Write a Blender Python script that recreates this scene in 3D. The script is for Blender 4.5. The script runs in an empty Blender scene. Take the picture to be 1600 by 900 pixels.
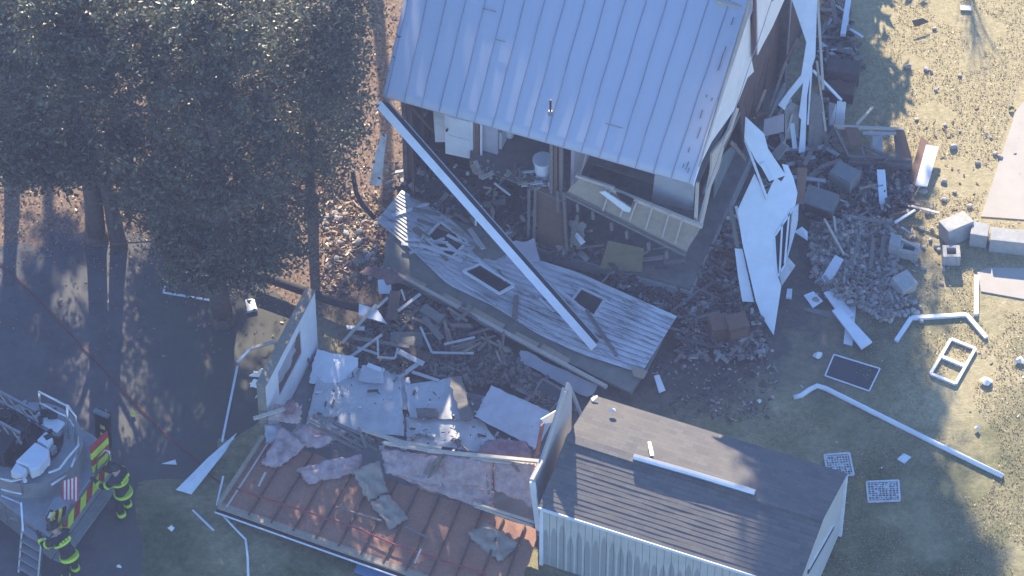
import bpy, bmesh, math, random
import numpy as np
from mathutils import Vector, Matrix, noise
random.seed(7)
rad = math.radians
scn = bpy.context.scene
COL = scn.collection
# ------------------------------------------------------------------ camera
DIST, PITCH, FPX = 120.0, rad(50), 6600.0
CAM = Vector((0, -DIST*math.cos(PITCH), DIST*math.sin(PITCH)))
FWD = Vector((0, math.cos(PITCH), -math.sin(PITCH)))
UPV = Vector((0, math.sin(PITCH), math.cos(PITCH)))
cd = bpy.data.cameras.new('camera'); cam = bpy.data.objects.new('camera', cd); COL.objects.link(cam)
cam.location = CAM; cam.rotation_euler = (math.pi/2-PITCH, 0, 0)
cd.sensor_width = 36; cd.lens = 36*FPX/1600; cd.clip_start = 1; cd.clip_end = 3000
scn.camera = cam
# ------------------------------------------------------------------ light
SUN_EL, SUN_AZ = rad(28), rad(-4)            # azimuth clockwise from +Y
w = bpy.data.worlds.new('World'); scn.world = w; w.use_nodes = True
nt = w.node_tree; nt.nodes.clear()
sky = nt.nodes.new('ShaderNodeTexSky'); sky.sky_type = 'NISHITA'; sky.sun_disc = False
sky.sun_elevation = SUN_EL; sky.sun_rotation = SUN_AZ; sky.air_density = 1.0; sky.dust_density = 0.0; sky.ozone_density = 8.0
bg = nt.nodes.new('ShaderNodeBackground'); bg.inputs[1].default_value = 0.13
wo = nt.nodes.new('ShaderNodeOutputWorld')
nt.links.new(sky.outputs[0], bg.inputs[0]); nt.links.new(bg.outputs[0], wo.inputs[0])
sl = bpy.data.lights.new('sun', 'SUN'); sl.energy = 5.0; sl.angle = rad(0.5); sl.color = (1, .88, .68)
sun = bpy.data.objects.new('sun', sl); COL.objects.link(sun)
sd = Vector((math.sin(SUN_AZ)*math.cos(SUN_EL), math.cos(SUN_AZ)*math.cos(SUN_EL), math.sin(SUN_EL)))
sun.rotation_euler = (-sd).to_track_quat('-Z', 'Y').to_euler(); sun.location = (0, 60, 60)
scn.view_settings.view_transform = 'Standard'; scn.view_settings.look = 'None'
scn.view_settings.exposure = 1.53; scn.view_settings.gamma = 1
try:
    scn.cycles.use_denoising = True; scn.cycles.max_bounces = 6; scn.cycles.volume_bounces = 1
    scn.cycles.transparent_max_bounces = 8
except Exception: pass
# ------------------------------------------------------------------ helpers
V3 = lambda *a: Vector(a)
def ray(px, py): return FWD + Vector((1, 0, 0))*((px-800)/FPX) + UPV*((450-py)/FPX)
def P(px, py, z=0.0):
    """the place whose height is z and which the photo shows at px, py"""
    r = ray(px, py); return CAM + r*((z-CAM.z)/r.z)
def PP(px, py, o, n):
    r = ray(px, py); return CAM + r*((o-CAM).dot(n)/r.dot(n))
def Q(pts, z=0.0): return [P(p[0], p[1], p[2] if len(p) > 2 else z) for p in pts]

class MB:
    def __init__(s): s.v = []; s.f = []; s.m = []; s.mi = 0
    def add(s, vs, fs):
        k = len(s.v); s.v += [Vector(x) for x in vs]
        for f in fs: s.f.append([i+k for i in f]); s.m.append(s.mi)
        return s
    def box(s, c, x, y, z):
        c = Vector(c); vs = [c+x*i+y*j+z*k for k in (-1, 1) for j in (-1, 1) for i in (-1, 1)]
        return s.add(vs, [(0, 2, 3, 1), (4, 5, 7, 6), (0, 1, 5, 4), (2, 6, 7, 3), (0, 4, 6, 2), (1, 3, 7, 5)])
    def beam(s, p, q, wd, h, up=V3(0, 0, 1)):
        p = Vector(p); q = Vector(q); d = (q-p).normalized(); sd_ = d.cross(up)
        if sd_.length < 1e-3: sd_ = d.cross(V3(1, 0, 0))
        sd_.normalize(); u = sd_.cross(d)
        return s.box((p+q)/2, (q-p)/2, sd_*wd/2, u*h/2)
    def poly(s, pts, t, n=None):
        pts = [Vector(p) for p in pts]; k = len(pts)
        if n is None:
            n = Vector((0, 0, 0))
            for i in range(k): n += pts[i].cross(pts[(i+1) % k])
            n.normalize()
            if n.dot(CAM-pts[0]) < 0: n = -n
        nn = Vector((0, 0, 0))
        for i in range(k): nn += pts[i].cross(pts[(i+1) % k])
        if nn.dot(n) < 0: pts = pts[::-1]
        vs = pts + [p-n*t for p in pts]
        fs = [tuple(range(k)), tuple(range(2*k-1, k-1, -1))] + [(i, i+k, (i+1) % k+k, (i+1) % k) for i in range(k)]
        return s.add(vs, fs)
    def tube(s, path, r, n=8, r2=None):
        path = [Vector(p) for p in path]; m = len(path); rings = []
        ref = V3(0.13, 0.21, 1)
        for i, p in enumerate(path):
            d = (path[min(i+1, m-1)]-path[max(i-1, 0)]).normalized()
            a = d.cross(ref)
            if a.length < .15: a = d.cross(V3(1, 0, .1))
            a.normalize(); b = d.cross(a)
            rr = r if r2 is None else r+(r2-r)*i/(m-1)
            rings += [p+(a*math.cos(2*math.pi*j/n)+b*math.sin(2*math.pi*j/n))*rr for j in range(n)]
        fs = [(i*n+j, i*n+(j+1) % n, (i+1)*n+(j+1) % n, (i+1)*n+j) for i in range(m-1) for j in range(n)]
        fs += [tuple(range(n))[::-1], tuple((m-1)*n+j for j in range(n))]
        return s.add(rings, fs)
    def cyl(s, c, ax, r, r2=None, n=24): c = Vector(c); return s.tube([c, c+Vector(ax)], r, n, r2)
    def sheet(s, q, nx, ny, t, amp=0.0, sc=1.2, jag=0.0, seed=0, round_=0.0):
        """a thin crumpled sheet over the quad q (four corners in order) with thickness t"""
        q = [Vector(p) for p in q]; n = (q[1]-q[0]).cross(q[3]-q[0]).normalized()
        if n.z < 0: n = -n
        rr = random.Random(seed); top = []
        off = V3(seed*3.1, seed*1.7, seed*.9)
        lx, ly = (q[1]-q[0]).normalized(), (q[3]-q[0]).normalized()
        for j in range(ny+1):
            for i in range(nx+1):
                a, b = i/nx, j/ny
                p = q[0]*(1-a)*(1-b)+q[1]*a*(1-b)+q[2]*a*b+q[3]*(1-a)*b
                if jag and (i in (0, nx)): p = p + lx*rr.uniform(-jag, jag)
                if jag and (j in (0, ny)): p = p + ly*rr.uniform(-jag, jag)
                h = noise.noise(p*sc+off)*amp
                e = min(1, 4*min(a, 1-a, b, 1-b)) if round_ else 1
                h += round_*(math.sqrt(max(0, 1-(1-e)**2))-1)
                top.append(p+n*h)
        W = nx+1; N = len(top)
        vs = top+[p-n*t for p in top] if not round_ else top+[q_-n*t for q_ in top]
        fs = [(j*W+i, j*W+i+1, (j+1)*W+i+1, (j+1)*W+i) for j in range(ny) for i in range(nx)]
        if (top[1]-top[0]).cross(top[W]-top[0]).dot(n) < 0: fs = [f[::-1] for f in fs]
        fs += [tuple(k+N for k in f[::-1]) for f in fs]
        per = [i for i in range(nx)]+[j*W+nx for j in range(ny)]+[ny*W+i for i in range(nx, 0, -1)]+[j*W for j in range(ny, 0, -1)]
        for k in range(len(per)): a, b = per[k], per[(k+1) % len(per)]; fs.append((a, a+N, b+N, b))
        return s.add(vs, fs)
    def build(s, name, mats, parent=None, origin=None, smooth=False, bevel=0):
        if not isinstance(mats, (list, tuple)): mats = [mats]
        if parent is not None: org = ORG[parent.name]
        elif origin is not None: org = Vector(origin)
        else:
            xs = np.array([tuple(p) for p in s.v]); org = Vector((xs[:, 0].mean(), xs[:, 1].mean(), xs[:, 2].min()))
        me = bpy.data.meshes.new(name); me.from_pydata([tuple(p-org) for p in s.v], [], s.f)
        for m in mats: me.materials.append(m)
        me.polygons.foreach_set('material_index', s.m)
        me.polygons.foreach_set('use_smooth', [smooth]*len(s.f))
        bm = bmesh.new(); bm.from_mesh(me); bmesh.ops.recalc_face_normals(bm, faces=bm.faces[:]); bm.to_mesh(me); bm.free()
        o = bpy.data.objects.new(name, me); COL.objects.link(o)
        if parent is not None: o.parent = parent
        else: o.location = org
        if bevel:
            b = o.modifiers.new('bevel', 'BEVEL'); b.width = bevel; b.segments = 2; b.limit_method = 'ANGLE'
        ORG[o.name] = org
        return o
ORG = {}
def tag(o, label, cat, group=None):
    o['label'] = label; o['category'] = cat
    if group: o['group'] = group
    return o
def thing(name, label, cat, loc, group=None):
    o = bpy.data.objects.new(name, None); COL.objects.link(o); o.location = loc; ORG[o.name] = Vector(loc); o.empty_display_size = .3
    return tag(o, label, cat, group)
def solo(mb, name, mats, label, cat, group=None, **k): return tag(mb.build(name, mats, **k), label, cat, group)
def structure(o, kind='structure'): o['kind'] = kind; return o
def dup(src, loc, rot=None, scale=None, label=None):
    c = src.copy(); COL.objects.link(c); c.location = loc
    if rot is not None: c.rotation_euler = rot
    if scale is not None: c.scale = scale
    if label: c['label'] = label
    for ch in src.children:
        d = ch.copy(); COL.objects.link(d); d.parent = c
        for g in ch.children:
            e = g.copy(); COL.objects.link(e); e.parent = d
    return c
# ------------------------------------------------------------------ materials
class NT:
    def __init__(s, name):
        s.m = bpy.data.materials.new(name); s.m.use_nodes = True; s.t = s.m.node_tree; s.t.nodes.clear()
        s.out = s.n('ShaderNodeOutputMaterial'); s.b = s.n('ShaderNodeBsdfPrincipled'); s.l(s.b.outputs[0], s.out.inputs[0])
        s.tc = s.n('ShaderNodeTexCoord'); s.co = s.tc.outputs['Object']
    def n(s, t, **k):
        x = s.t.nodes.new(t)
        for a, b in k.items(): setattr(x, a, b)
        return x
    def l(s, a, b): s.t.links.new(a, b)
    def noise(s, scale, detail=6, rough=.6, vec=None, dist=0):
        x = s.n('ShaderNodeTexNoise'); x.inputs['Scale'].default_value = scale; x.inputs['Detail'].default_value = detail
        x.inputs['Roughness'].default_value = rough; x.inputs['Distortion'].default_value = dist
        s.l(vec or s.co, x.inputs['Vector']); return x.outputs['Fac']
    def map(s, sc=(1, 1, 1), rot=(0, 0, 0), vec=None):
        if any(rot) and tuple(sc) != (1, 1, 1): vec = s.map((1, 1, 1), rot, vec); rot = (0, 0, 0)      # turn first, then stretch
        x = s.n('ShaderNodeMapping'); x.inputs['Scale'].default_value = sc; x.inputs['Rotation'].default_value = rot
        s.l(vec or s.co, x.inputs['Vector']); return x.outputs[0]
    def ramp(s, fac, stops):
        x = s.n('ShaderNodeValToRGB'); e = x.color_ramp.elements
        while len(e) < len(stops): e.new(.5)
        for i, (p, c) in enumerate(stops):
            e[i].position = p; e[i].color = (c, c, c, 1) if not isinstance(c, (tuple, list)) else (*c, 1)
        s.l(fac, x.inputs[0]); return x.outputs[0]
    def mix(s, fac, a, b, mode='MIX'):
        x = s.n('ShaderNodeMix', data_type='RGBA', blend_type=mode)
        for v, i in ((fac, 0), (a, 6), (b, 7)):
            if isinstance(v, (int, float)): x.inputs[i].default_value = v if i == 0 else (v, v, v, 1)
            elif isinstance(v, (tuple, list)): x.inputs[i].default_value = (*v, 1)
            else: s.l(v, x.inputs[i])
        return x.outputs[2]
    def math(s, op, a, b=0.0, c=None):
        x = s.n('ShaderNodeMath', operation=op)
        for i, v in enumerate((a, b) if c is None else (a, b, c)):
            if isinstance(v, (int, float)): x.inputs[i].default_value = v
            else: s.l(v, x.inputs[i])
        return x.outputs[0]
    def bump(s, h, strength=.3, dist=.02):
        x = s.n('ShaderNodeBump'); x.inputs['Strength'].default_value = strength; x.inputs['Distance'].default_value = dist
        s.l(h, x.inputs['Height']); s.l(x.outputs[0], s.b.inputs['Normal'])
    def set(s, col=None, rough=.7, metal=0, spec=.4):
        if col is not None:
            if isinstance(col, (tuple, list)): s.b.inputs['Base Color'].default_value = (*col, 1)
            else: s.l(col, s.b.inputs['Base Color'])
        if isinstance(rough, (int, float)): s.b.inputs['Roughness'].default_value = rough
        else: s.l(rough, s.b.inputs['Roughness'])
        s.b.inputs['Metallic'].default_value = metal; s.b.inputs['Specular IOR Level'].default_value = spec
        return s.m
def M(name, col, rough=.7, var=.2, scale=5, bump=.25, metal=0, col2=None, dirt=0, dcol=(.09, .075, .06), spec=.4, bs=30):
    t = NT(name); f = t.noise(scale, 8, .65)
    lo = tuple(c*(1-var) for c in col); hi = tuple(min(.95, c*(1+var)) for c in (col2 or col))
    c = t.ramp(f, [(.3, lo), (.7, hi)])
    if dirt:
        d = t.ramp(t.noise(scale*.37, 10, .7), [(.52, 0.0), (.72, 1.0)])
        c = t.mix(t.math('MULTIPLY', d, dirt), c, dcol)
    if bump: t.bump(t.noise(bs, 6, .7), bump, .02)
    return t.set(c, rough, metal, spec)
def M_wood(name, col, var=.35, dirt=.2, rot=0):
    t = NT(name); v = t.map((7, 7, 7)); f = t.noise(1.4, 8, .7, v, 1.5)
    c = t.ramp(f, [(.25, tuple(x*(1-var) for x in col)), (.75, tuple(x*(1+var) for x in col))])
    d = t.ramp(t.noise(1.1, 8, .7), [(.5, 0.0), (.75, 1.0)]); c = t.mix(t.math('MULTIPLY', d, dirt), c, (.07, .06, .05))
    t.bump(f, .3, .01); return t.set(c, .8)
white = M('white_paint', (.72, .73, .74), .5, .07, 2.2, .15, dirt=.18, dcol=(.35, .33, .3))
white_clean = M('white_vinyl', (.76, .77, .78), .5, .07, 2.5, .12, dirt=.28, dcol=(.45, .43, .4))
white_worn = M('worn_white_siding', (.6, .6, .6), .65, .12, 3, .3, dirt=.75, dcol=(.17, .16, .15))
drywall = M('drywall', (.55, .55, .54), .85, .12, 2.5, .3, dirt=.55, dcol=(.3, .28, .26))
drywall_tan = M('drywall_paper', (.36, .33, .29), .9, .18, 3, .3, dirt=.4)
olive = M('sheathing_board', (.2, .195, .165), .85, .18, 3.5, .3, dirt=.5, dcol=(.1, .095, .085))
tan = M_wood('plywood_tan', (.36, .29, .21), .18, .3)
lumber = M_wood('lumber', (.34, .27, .19), .3, .3)
lumber_grey = M_wood('weathered_lumber', (.2, .175, .15), .35, .4)
lumber_pale = M_wood('pale_lumber', (.5, .44, .36), .2, .2)
brown = M_wood('brown_board', (.12, .072, .05), .35, .3)
brown_lt = M_wood('reddish_wood', (.19, .11, .075), .3, .2)
dark_in = M('dark_interior_wood_lap_shade', (.11, .09, .08), .9, .35, 3, .3)
maroon = M('maroon_paint', (.11, .05, .05), .7, .2, 4, .2, dirt=.3)
carpet = M('tan_floor', (.2, .18, .155), .95, .15, 3, .4, dirt=.4)
mustard = M('mustard_panel', (.23, .19, .1), .85, .15, 3, .2, dirt=.3)
pink = M('pink_insulation', (.4, .26, .25), 1, .25, 4, .7, col2=(.44, .33, .31), dirt=.25, dcol=(.25, .2, .18), bs=18)
kraft = M('kraft_paper', (.3, .255, .2), .85, .2, 4, .4, dirt=.3)
concrete = M('concrete', (.42, .375, .32), .9, .08, 1.2, .2, dirt=.12, dcol=(.2, .18, .16))
block = M('concrete_block', (.36, .35, .33), .95, .15, 6, .5, dirt=.25, dcol=(.2, .19, .18))
stone = M('rubble_stone', (.34, .3, .26), .95, .3, 4, .5)
glass_dark = M('dark_glass', (.035, .04, .045), .12, .2, 3, 0, spec=.6)
black = M('black_paint', (.018, .018, .02), .45, .2, 6, .1)
rubber = M('black_rubber', (.025, .025, .026), .8, .2, 6, .2)
alu = M('aluminium', (.55, .56, .57), .32, .1, 4, .08, metal=.85)
diamond = M('grey_tread_plate', (.3, .305, .31), .45, .12, 5, .3, metal=.35, dirt=.25)
steel = M('dull_steel', (.3, .31, .32), .4, .15, 5, .1, metal=.7)
red = M('red_paint', (.42, .03, .03), .4, .15, 4, .05)
hose_red = M('red_hose', (.33, .06, .06), .75, .15, 6, .2)
lime = M('lime_reflective', (.55, .72, .05), .45, .1, 6, .05)
orange = M('orange_plastic', (.6, .12, .03), .5, .1, 5, .1)
blueplastic = M('blue_tarp', (.12, .28, .45), .5, .15, 3, .1)
grey_cab = M('grey_green_metal', (.19, .2, .19), .6, .15, 3, .1, dirt=.3)
grey_panel = M('grey_panel', (.36, .36, .37), .7, .1, 3, .1, dirt=.2)
brick = M('old_brick', (.26, .11, .075), .9, .3, 5, .4)
lilac = M('lilac_wall', (.42, .38, .42), .85, .12, 2, .15, dirt=.25)
cloth = M('white_cloth', (.72, .72, .7), .95, .1, 6, .3)
bark = M('bark', (.1, .075, .06), .95, .35, 6, .7, bs=14)

def m_metal_roof():
    t = NT('metal_roof'); v = t.map((5, .3, .3), (0, 0, rad(18)))
    c = t.ramp(t.math('ADD', t.math('MULTIPLY', t.noise(.9, 8, .6), .5), t.math('MULTIPLY', t.noise(1, 8, .7, v), .5)), [(.3, (.455, .47, .515)), (.7, (.495, .51, .555))])
    d = t.ramp(t.noise(2.3, 10, .75), [(.62, 0.0), (.78, 1.0)])
    c = t.mix(t.math('MULTIPLY', d, .35), c, (.28, .28, .29))
    t.bump(t.noise(1.6, 4, .5), .12, .03); return t.set(c, .55, .12, .4)
metal_roof = m_metal_roof()
def m_leaf(name, lo, hi, tr=.25):
    t = NT(name); g = t.n('ShaderNodeNewGeometry'); r = g.outputs['Random Per Island']
    c = t.ramp(t.math('ADD', t.math('MULTIPLY', r, .6), t.math('MULTIPLY', t.noise(.6, 3), .4)), [(.15, lo), (.6, hi), (.95, tuple(x*1.5 for x in hi))])
    t.set(c, .42, 0, .5)
    tl = t.n('ShaderNodeBsdfTranslucent'); t.l(c, tl.inputs[0]); mx = t.n('ShaderNodeMixShader'); mx.inputs[0].default_value = tr
    t.l(t.b.outputs[0], mx.inputs[1]); t.l(tl.outputs[0], mx.inputs[2]); t.l(mx.outputs[0], t.out.inputs[0]); return t.m
leaf_dark = m_leaf('evergreen_leaf', (.058, .064, .038), (.105, .112, .066))
leaf_olive = m_leaf('olive_leaf', (.07, .075, .04), (.14, .14, .075))
leaf_litter = m_leaf('fallen_leaf', (.16, .085, .05), (.36, .23, .13), .1)
def m_ground():
    t = NT('yard_ground'); sx = t.n('ShaderNodeSeparateXYZ'); t.l(t.co, sx.inputs[0]); X, Y = sx.outputs[0], sx.outputs[1]
    wob = t.math('MULTIPLY', t.math('SUBTRACT', t.noise(.35, 8, .7), .5), 5.0)
    fine = t.noise(5, 10, .75); mid = t.noise(1.3, 8, .7)
    streak = t.noise(1, 8, .8, t.map((9, 14, 9)))
    grass = t.ramp(t.math('ADD', t.math('MULTIPLY', fine, .55), t.math('MULTIPLY', streak, .45)), [(.3, (.2, .17, .09)), (.5, (.38, .32, .18)), (.7, (.58, .5, .32))])
    green = t.ramp(fine, [(.3, (.05, .062, .03)), (.7, (.15, .16, .07))])
    gm = t.ramp(t.math('ADD', t.noise(.28, 6, .65), t.math('MULTIPLY', Y, -.022)), [(.5, 0.0), (.8, 1.0)])
    grass = t.mix(gm, grass, green)
    dirt = t.ramp(t.math('ADD', t.math('MULTIPLY', fine, .6), t.math('MULTIPLY', mid, .4)), [(.3, (.06, .05, .042)), (.52, (.125, .105, .088)), (.75, (.22, .185, .155))])
    litter = t.ramp(t.noise(9, 10, .8), [(.3, (.085, .06, .045)), (.5, (.2, .14, .1)), (.7, (.42, .31, .23))])
    # dirt round the wreck: an uneven disc, and the strip beside the path
    dx = t.math('SUBTRACT', X, 2.5); dy = t.math('SUBTRACT', Y, 2.0)
    rr = t.math('SQRT', t.math('ADD', t.math('MULTIPLY', t.math('MULTIPLY', dx, dx), .62), t.math('MULTIPLY', dy, dy)))
    dm = t.ramp(t.math('MULTIPLY', t.math('ADD', rr, wob), .1), [(.6, 1.0), (.78, 0.0)])
    c = t.mix(dm, grass, dirt)
    lm = t.ramp(t.math('MULTIPLY', t.math('ADD', t.math('ADD', t.math('MULTIPLY', X, -1), t.math('MULTIPLY', Y, .9)), wob), .1), [(.32, 0.0), (.6, 1.0)])
    c = t.mix(lm, c, litter)
    t.bump(t.math('ADD', t.noise(14, 8, .75), t.math('MULTIPLY', streak, .8)), .55, .04)
    return t.set(c, .95, 0, .15)
def m_asphalt():
    t = NT('asphalt'); c = t.ramp(t.noise(1.2, 10, .7), [(.3, (.07, .07, .072)), (.7, (.13, .128, .125))])
    l = t.ramp(t.noise(5, 8, .8), [(.6, 0.0), (.68, 1.0)]); c = t.mix(t.math('MULTIPLY', l, .6), c, (.2, .13, .09))
    gp_ = t.n('ShaderNodeNewGeometry').outputs['Position']; sx = t.n('ShaderNodeSeparateXYZ'); t.l(gp_, sx.inputs[0])
    gm = t.math('ADD', sx.outputs[0], t.math('MULTIPLY', t.noise(.7, 8, .75, gp_), 6.0)); gm = t.ramp(t.math('MULTIPLY', t.math('ADD', gm, 14.0), .1), [(.55, 0.0), (.85, 1.0)])
    c = t.mix(gm, c, (.085, .085, .07))
    t.bump(t.noise(60, 4, .7), .3, .01); return t.set(c, .9, 0, .3)
def m_shingle(rot):
    t = NT('asphalt_shingle'); v = t.map((1, 1, 1), (0, 0, rot))
    br = t.n('ShaderNodeTexBrick'); t.l(v, br.inputs['Vector']); br.inputs['Scale'].default_value = 1
    br.inputs['Brick Width'].default_value = .3; br.inputs['Row Height'].default_value = .145; br.inputs['Mortar Size'].default_value = .004
    br.inputs['Color1'].default_value = (.105, .102, .1, 1); br.inputs['Color2'].default_value = (.15, .143, .135, 1); br.inputs['Mortar'].default_value = (.08, .075, .07, 1)
    c = t.mix(t.ramp(t.noise(.8, 8, .7), [(.35, 0.0), (.7, .6)]), br.outputs[0], (.17, .15, .13))
    t.bump(t.noise(50, 4, .7), .4, .01); return t.set(c, .92, 0, .2)
def m_shed_wall(rot):
    t = NT('shed_siding'); v = t.map((1, 1, 1), (0, 0, rot)); sx = t.n('ShaderNodeSeparateXYZ'); t.l(v, sx.inputs[0]); X, Z = sx.outputs[0], sx.outputs[2]
    c = t.ramp(t.noise(2, 8, .6), [(.3, (.46, .44, .39)), (.7, (.56, .535, .47))])
    cell = t.math('FRACT', t.math('MULTIPLY', X, 4.2)); tri = t.math('ABSOLUTE', t.math('SUBTRACT', cell, .5))
    idx = t.math('FLOOR', t.math('MULTIPLY', X, 4.2)); wn = t.n('ShaderNodeTexWhiteNoise', noise_dimensions='1D'); t.l(idx, wn.inputs['W'])
    top = t.math('SUBTRACT', t.math('ADD', 1.5, t.math('MULTIPLY', wn.outputs[0], .55)), t.math('MULTIPLY', t.math('MULTIPLY', tri, tri), 3.0))
    top = t.math('ADD', top, t.math('MULTIPLY', t.noise(6, 6, .7), .25))
    st = t.ramp(t.math('ADD', t.math('SUBTRACT', top, Z), .5), [(.45, 0.0), (.62, 1.0)])
    gap = t.ramp(tri, [(.34, 1.0), (.44, 0.0)])
    c = t.mix(t.math('MULTIPLY', t.math('MULTIPLY', st, gap), .62), c, (.2, .2, .19))
    return t.set(c, .75)
def m_spattered():
    t = NT('paint_flaked_siding'); c = t.ramp(t.noise(1.2, 6, .6), [(.3, (.66, .66, .67)), (.7, (.78, .78, .79))])
    v = t.map((.9, 7, 3), (0, 0, rad(31)))
    d = t.ramp(t.noise(1, 12, .8, v), [(.49, 0.0), (.58, 1.0)]); z = t.ramp(t.noise(.5, 6), [(.38, 0.15), (.6, 1.0)])
    c = t.mix(t.ramp(t.noise(.45, 8, .7), [(.45, 0.0), (.65, .45)]), c, (.4, .39, .38))
    c = t.mix(t.math('MULTIPLY', t.math('MULTIPLY', d, z), .85), c, (.14, .13, .125))
    t.bump(t.noise(20, 6, .7), .25, .02); return t.set(c, .6)
flaked = m_spattered()
# ------------------------------------------------------------------ setting
g = MB(); S = 150
g.add([(-S, -S, 0), (S, -S, 0), (S, S, 0), (-S, S, 0)], [(0, 1, 2, 3)])
structure(g.build('ground', m_ground(), origin=(0, 0, 0)))
def wobbly(pts, step=.5, amp=.25, seed=1):
    out = []
    for i in range(len(pts)):
        a, b = pts[i], pts[(i+1) % len(pts)]; k = max(1, int((b-a).length/step))
        for j in range(k):
            p = a.lerp(b, j/k); p = p + V3(noise.noise(p*.9+V3(seed, 0, 0)), noise.noise(p*.9+V3(0, seed, 5)), 0)*amp; out.append(p)
    return out
asphalt = m_asphalt()
d = MB(); d.poly(wobbly(Q([(-900, 372), (60, 370), (230, 388), (410, 440), (475, 500), (420, 640), (340, 700), (215, 770), (235, 960), (-900, 960)], .008), .2, 1.1), .006, V3(0, 0, 1))
structure(d.build('driveway', asphalt))
d = MB(); d.poly(Q([(1588, 172), (1700, 40), (1900, 60), (1700, 350), (1533, 338)], .03), .05, V3(0, 0, 1))
structure(d.build('path', concrete))
d = MB(); d.poly(Q([(1527, 425), (1545, 418), (1720, 422), (1720, 482), (1600, 467), (1533, 455)], .034), .05, V3(0, 0, 1)); structure(d.build('path', concrete))
# ------------------------------------------------------------------ house
EL, ER = P(598, 150, 5.5), P(1083, 288, 5.4)
RL, RR = P(666, -160, 8.2), P(1183, -8, 8.15)
HU = V3((ER-EL).x, (ER-EL).y, 0).normalized(); HV = V3(-HU.y, HU.x, 0); LEN = V3((ER-EL).x, (ER-EL).y, 0).length
ORI = V3(EL.x, EL.y, 0)+HV*.35
def H(u, v, z): return ORI+HU*u+HV*v+V3(0, 0, z)
DEP = 8.6
house = thing('collapsed_house', 'two storey white house torn open, its front wall gone under a grey metal roof', 'house', H(LEN/2, DEP/2, 0))
rf = MB()
rf.sheet([EL, ER, RR, RL], 60, 20, .1, .012, .55, seed=2)
BL, BR = RL+HV*4.6+V3(0, 0, -2.7), RR+HV*4.6+V3(0, 0, -2.7)
rf.sheet([RL, RR, BR, BL], 34, 14, .1, .04, .8, seed=4)
def roofpt(a, b): return EL*(1-a)*(1-b)+ER*a*(1-b)+RR*a*b+RL*(1-a)*b
rn = (ER-EL).cross(RL-EL).normalized()
for k in range(19):
    a = .012+.976*k/17
    pts = [roofpt(a+.0008*math.sin(j*1.3+k), j/14) for j in range(15)]
    pts = [p+rn*(noise.noise(p*.55+V3(6.2, 3.4, 1.8))*.012+.012) for p in pts]
    rf.mi = 1
    for j in range(14): rf.beam(pts[j], pts[j+1], .018, .03, rn)
    q0, q1 = RL.lerp(RR, a), BL.lerp(BR, a)
    rf.beam(q0, q1, .035, .12, rn)
rf.mi = 0; rf.beam(RL+V3(0, 0, .04), RR+V3(0, 0, .04), .3, .07)
roof = rf.build('roof', [metal_roof, M('roof_seam', (.27, .285, .32), .6, .2, 3, .1)], house)
for p_ in roof.data.polygons: p_.use_smooth = p_.material_index == 0 and p_.area < .3
grime = M('roof_grime', (.2, .2, .21), .8, .2)
for (a, b, l) in ((.24, .55, .4), (.3, .42, .3), (.63, .83, .5), (.69, .17, .5), (.31, .66, .3)):
    t = MB(); p = roofpt(a, b)+rn*.03; t.beam(p, p+HU*l, .02, .01, rn); t.build('roof_patch', grime, roof)
for k in range(14):
    b = random.random(); a = .965+random.uniform(-.012, .012)
    t = MB(); p = roofpt(a, b)+rn*.04; t.beam(p, p+(RR-ER).normalized()*random.uniform(.05, .35), .03, .012, rn); t.build('roof_patch', grime, roof)
t = MB(); p = PP(860, 177, EL, rn); t.cyl(p-V3(0, 0, .1), V3(0, 0, .2), .1, .05, 14); t.mi = 1; t.cyl(p+V3(0, 0, .1), V3(0, 0, .45), .03, .03, 12)
t.build('vent_pipe', [steel, black], roof)
t = MB(); a, b = P(1120, 2, 7.95), P(1158, 11, 7.9); t.beam(a, b, .12, .12); t.mi = 1; t.beam(a+V3(0, .22, .02), b+V3(0, .22, .02), .3, .02)  # flat black strip behind the board paints the dark of a hole
t.build('ridge_board_dark_strip', [lumber_pale, black], roof)
# eaves: rafters' ends and fascia along the front edge
t = MB()
for k in range(16):
    a = (k+.5)/16; p = roofpt(a, .02)-rn*.2; q = roofpt(a, .98)-rn*.2; t.beam(p, q, .05, .16, rn)
t.build('rafters', brown, house)
# foundation, floors
t = MB(); t.box(H(LEN/2, DEP/2, .2), HU*(LEN/2), HV*(DEP/2), V3(0, 0, .2)); t.build('foundation', block, house)
t = MB(); t.box(H(LEN/2, DEP/2, .45), HU*(LEN/2-.05), HV*(DEP/2-.05), V3(0, 0, .05)); t.build('lower_floor', M('lower_floor', (.17, .155, .14), .9, .3, 2, .3, dirt=.5), house)
t = MB()
t.poly([H(2.1, 1.0, 2.95), H(2.3, .3, 2.95), H(3.2, .12, 2.95), H(4.4, .05, 2.9), H(5.3, -.05, 2.85), H(5.35, 1.5, 2.95), H(LEN-.5, 1.3, 2.95), H(LEN-.5, DEP-.1, 2.95), H(.1, DEP-.1, 2.95), H(.1, 2.2, 2.95)], .05, V3(0, 0, 1))
fl2 = t.build('upper_floor', carpet, house)
t = MB()
for k in range(13): u = .4+k*.7; v0 = .35 if 2.2 < u < 5.3 else 1.7; t.beam(H(u, v0, 2.78), H(u, DEP-.2, 2.78), .05, .2)
t.build('floor_joists', lumber_grey, house)
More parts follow.
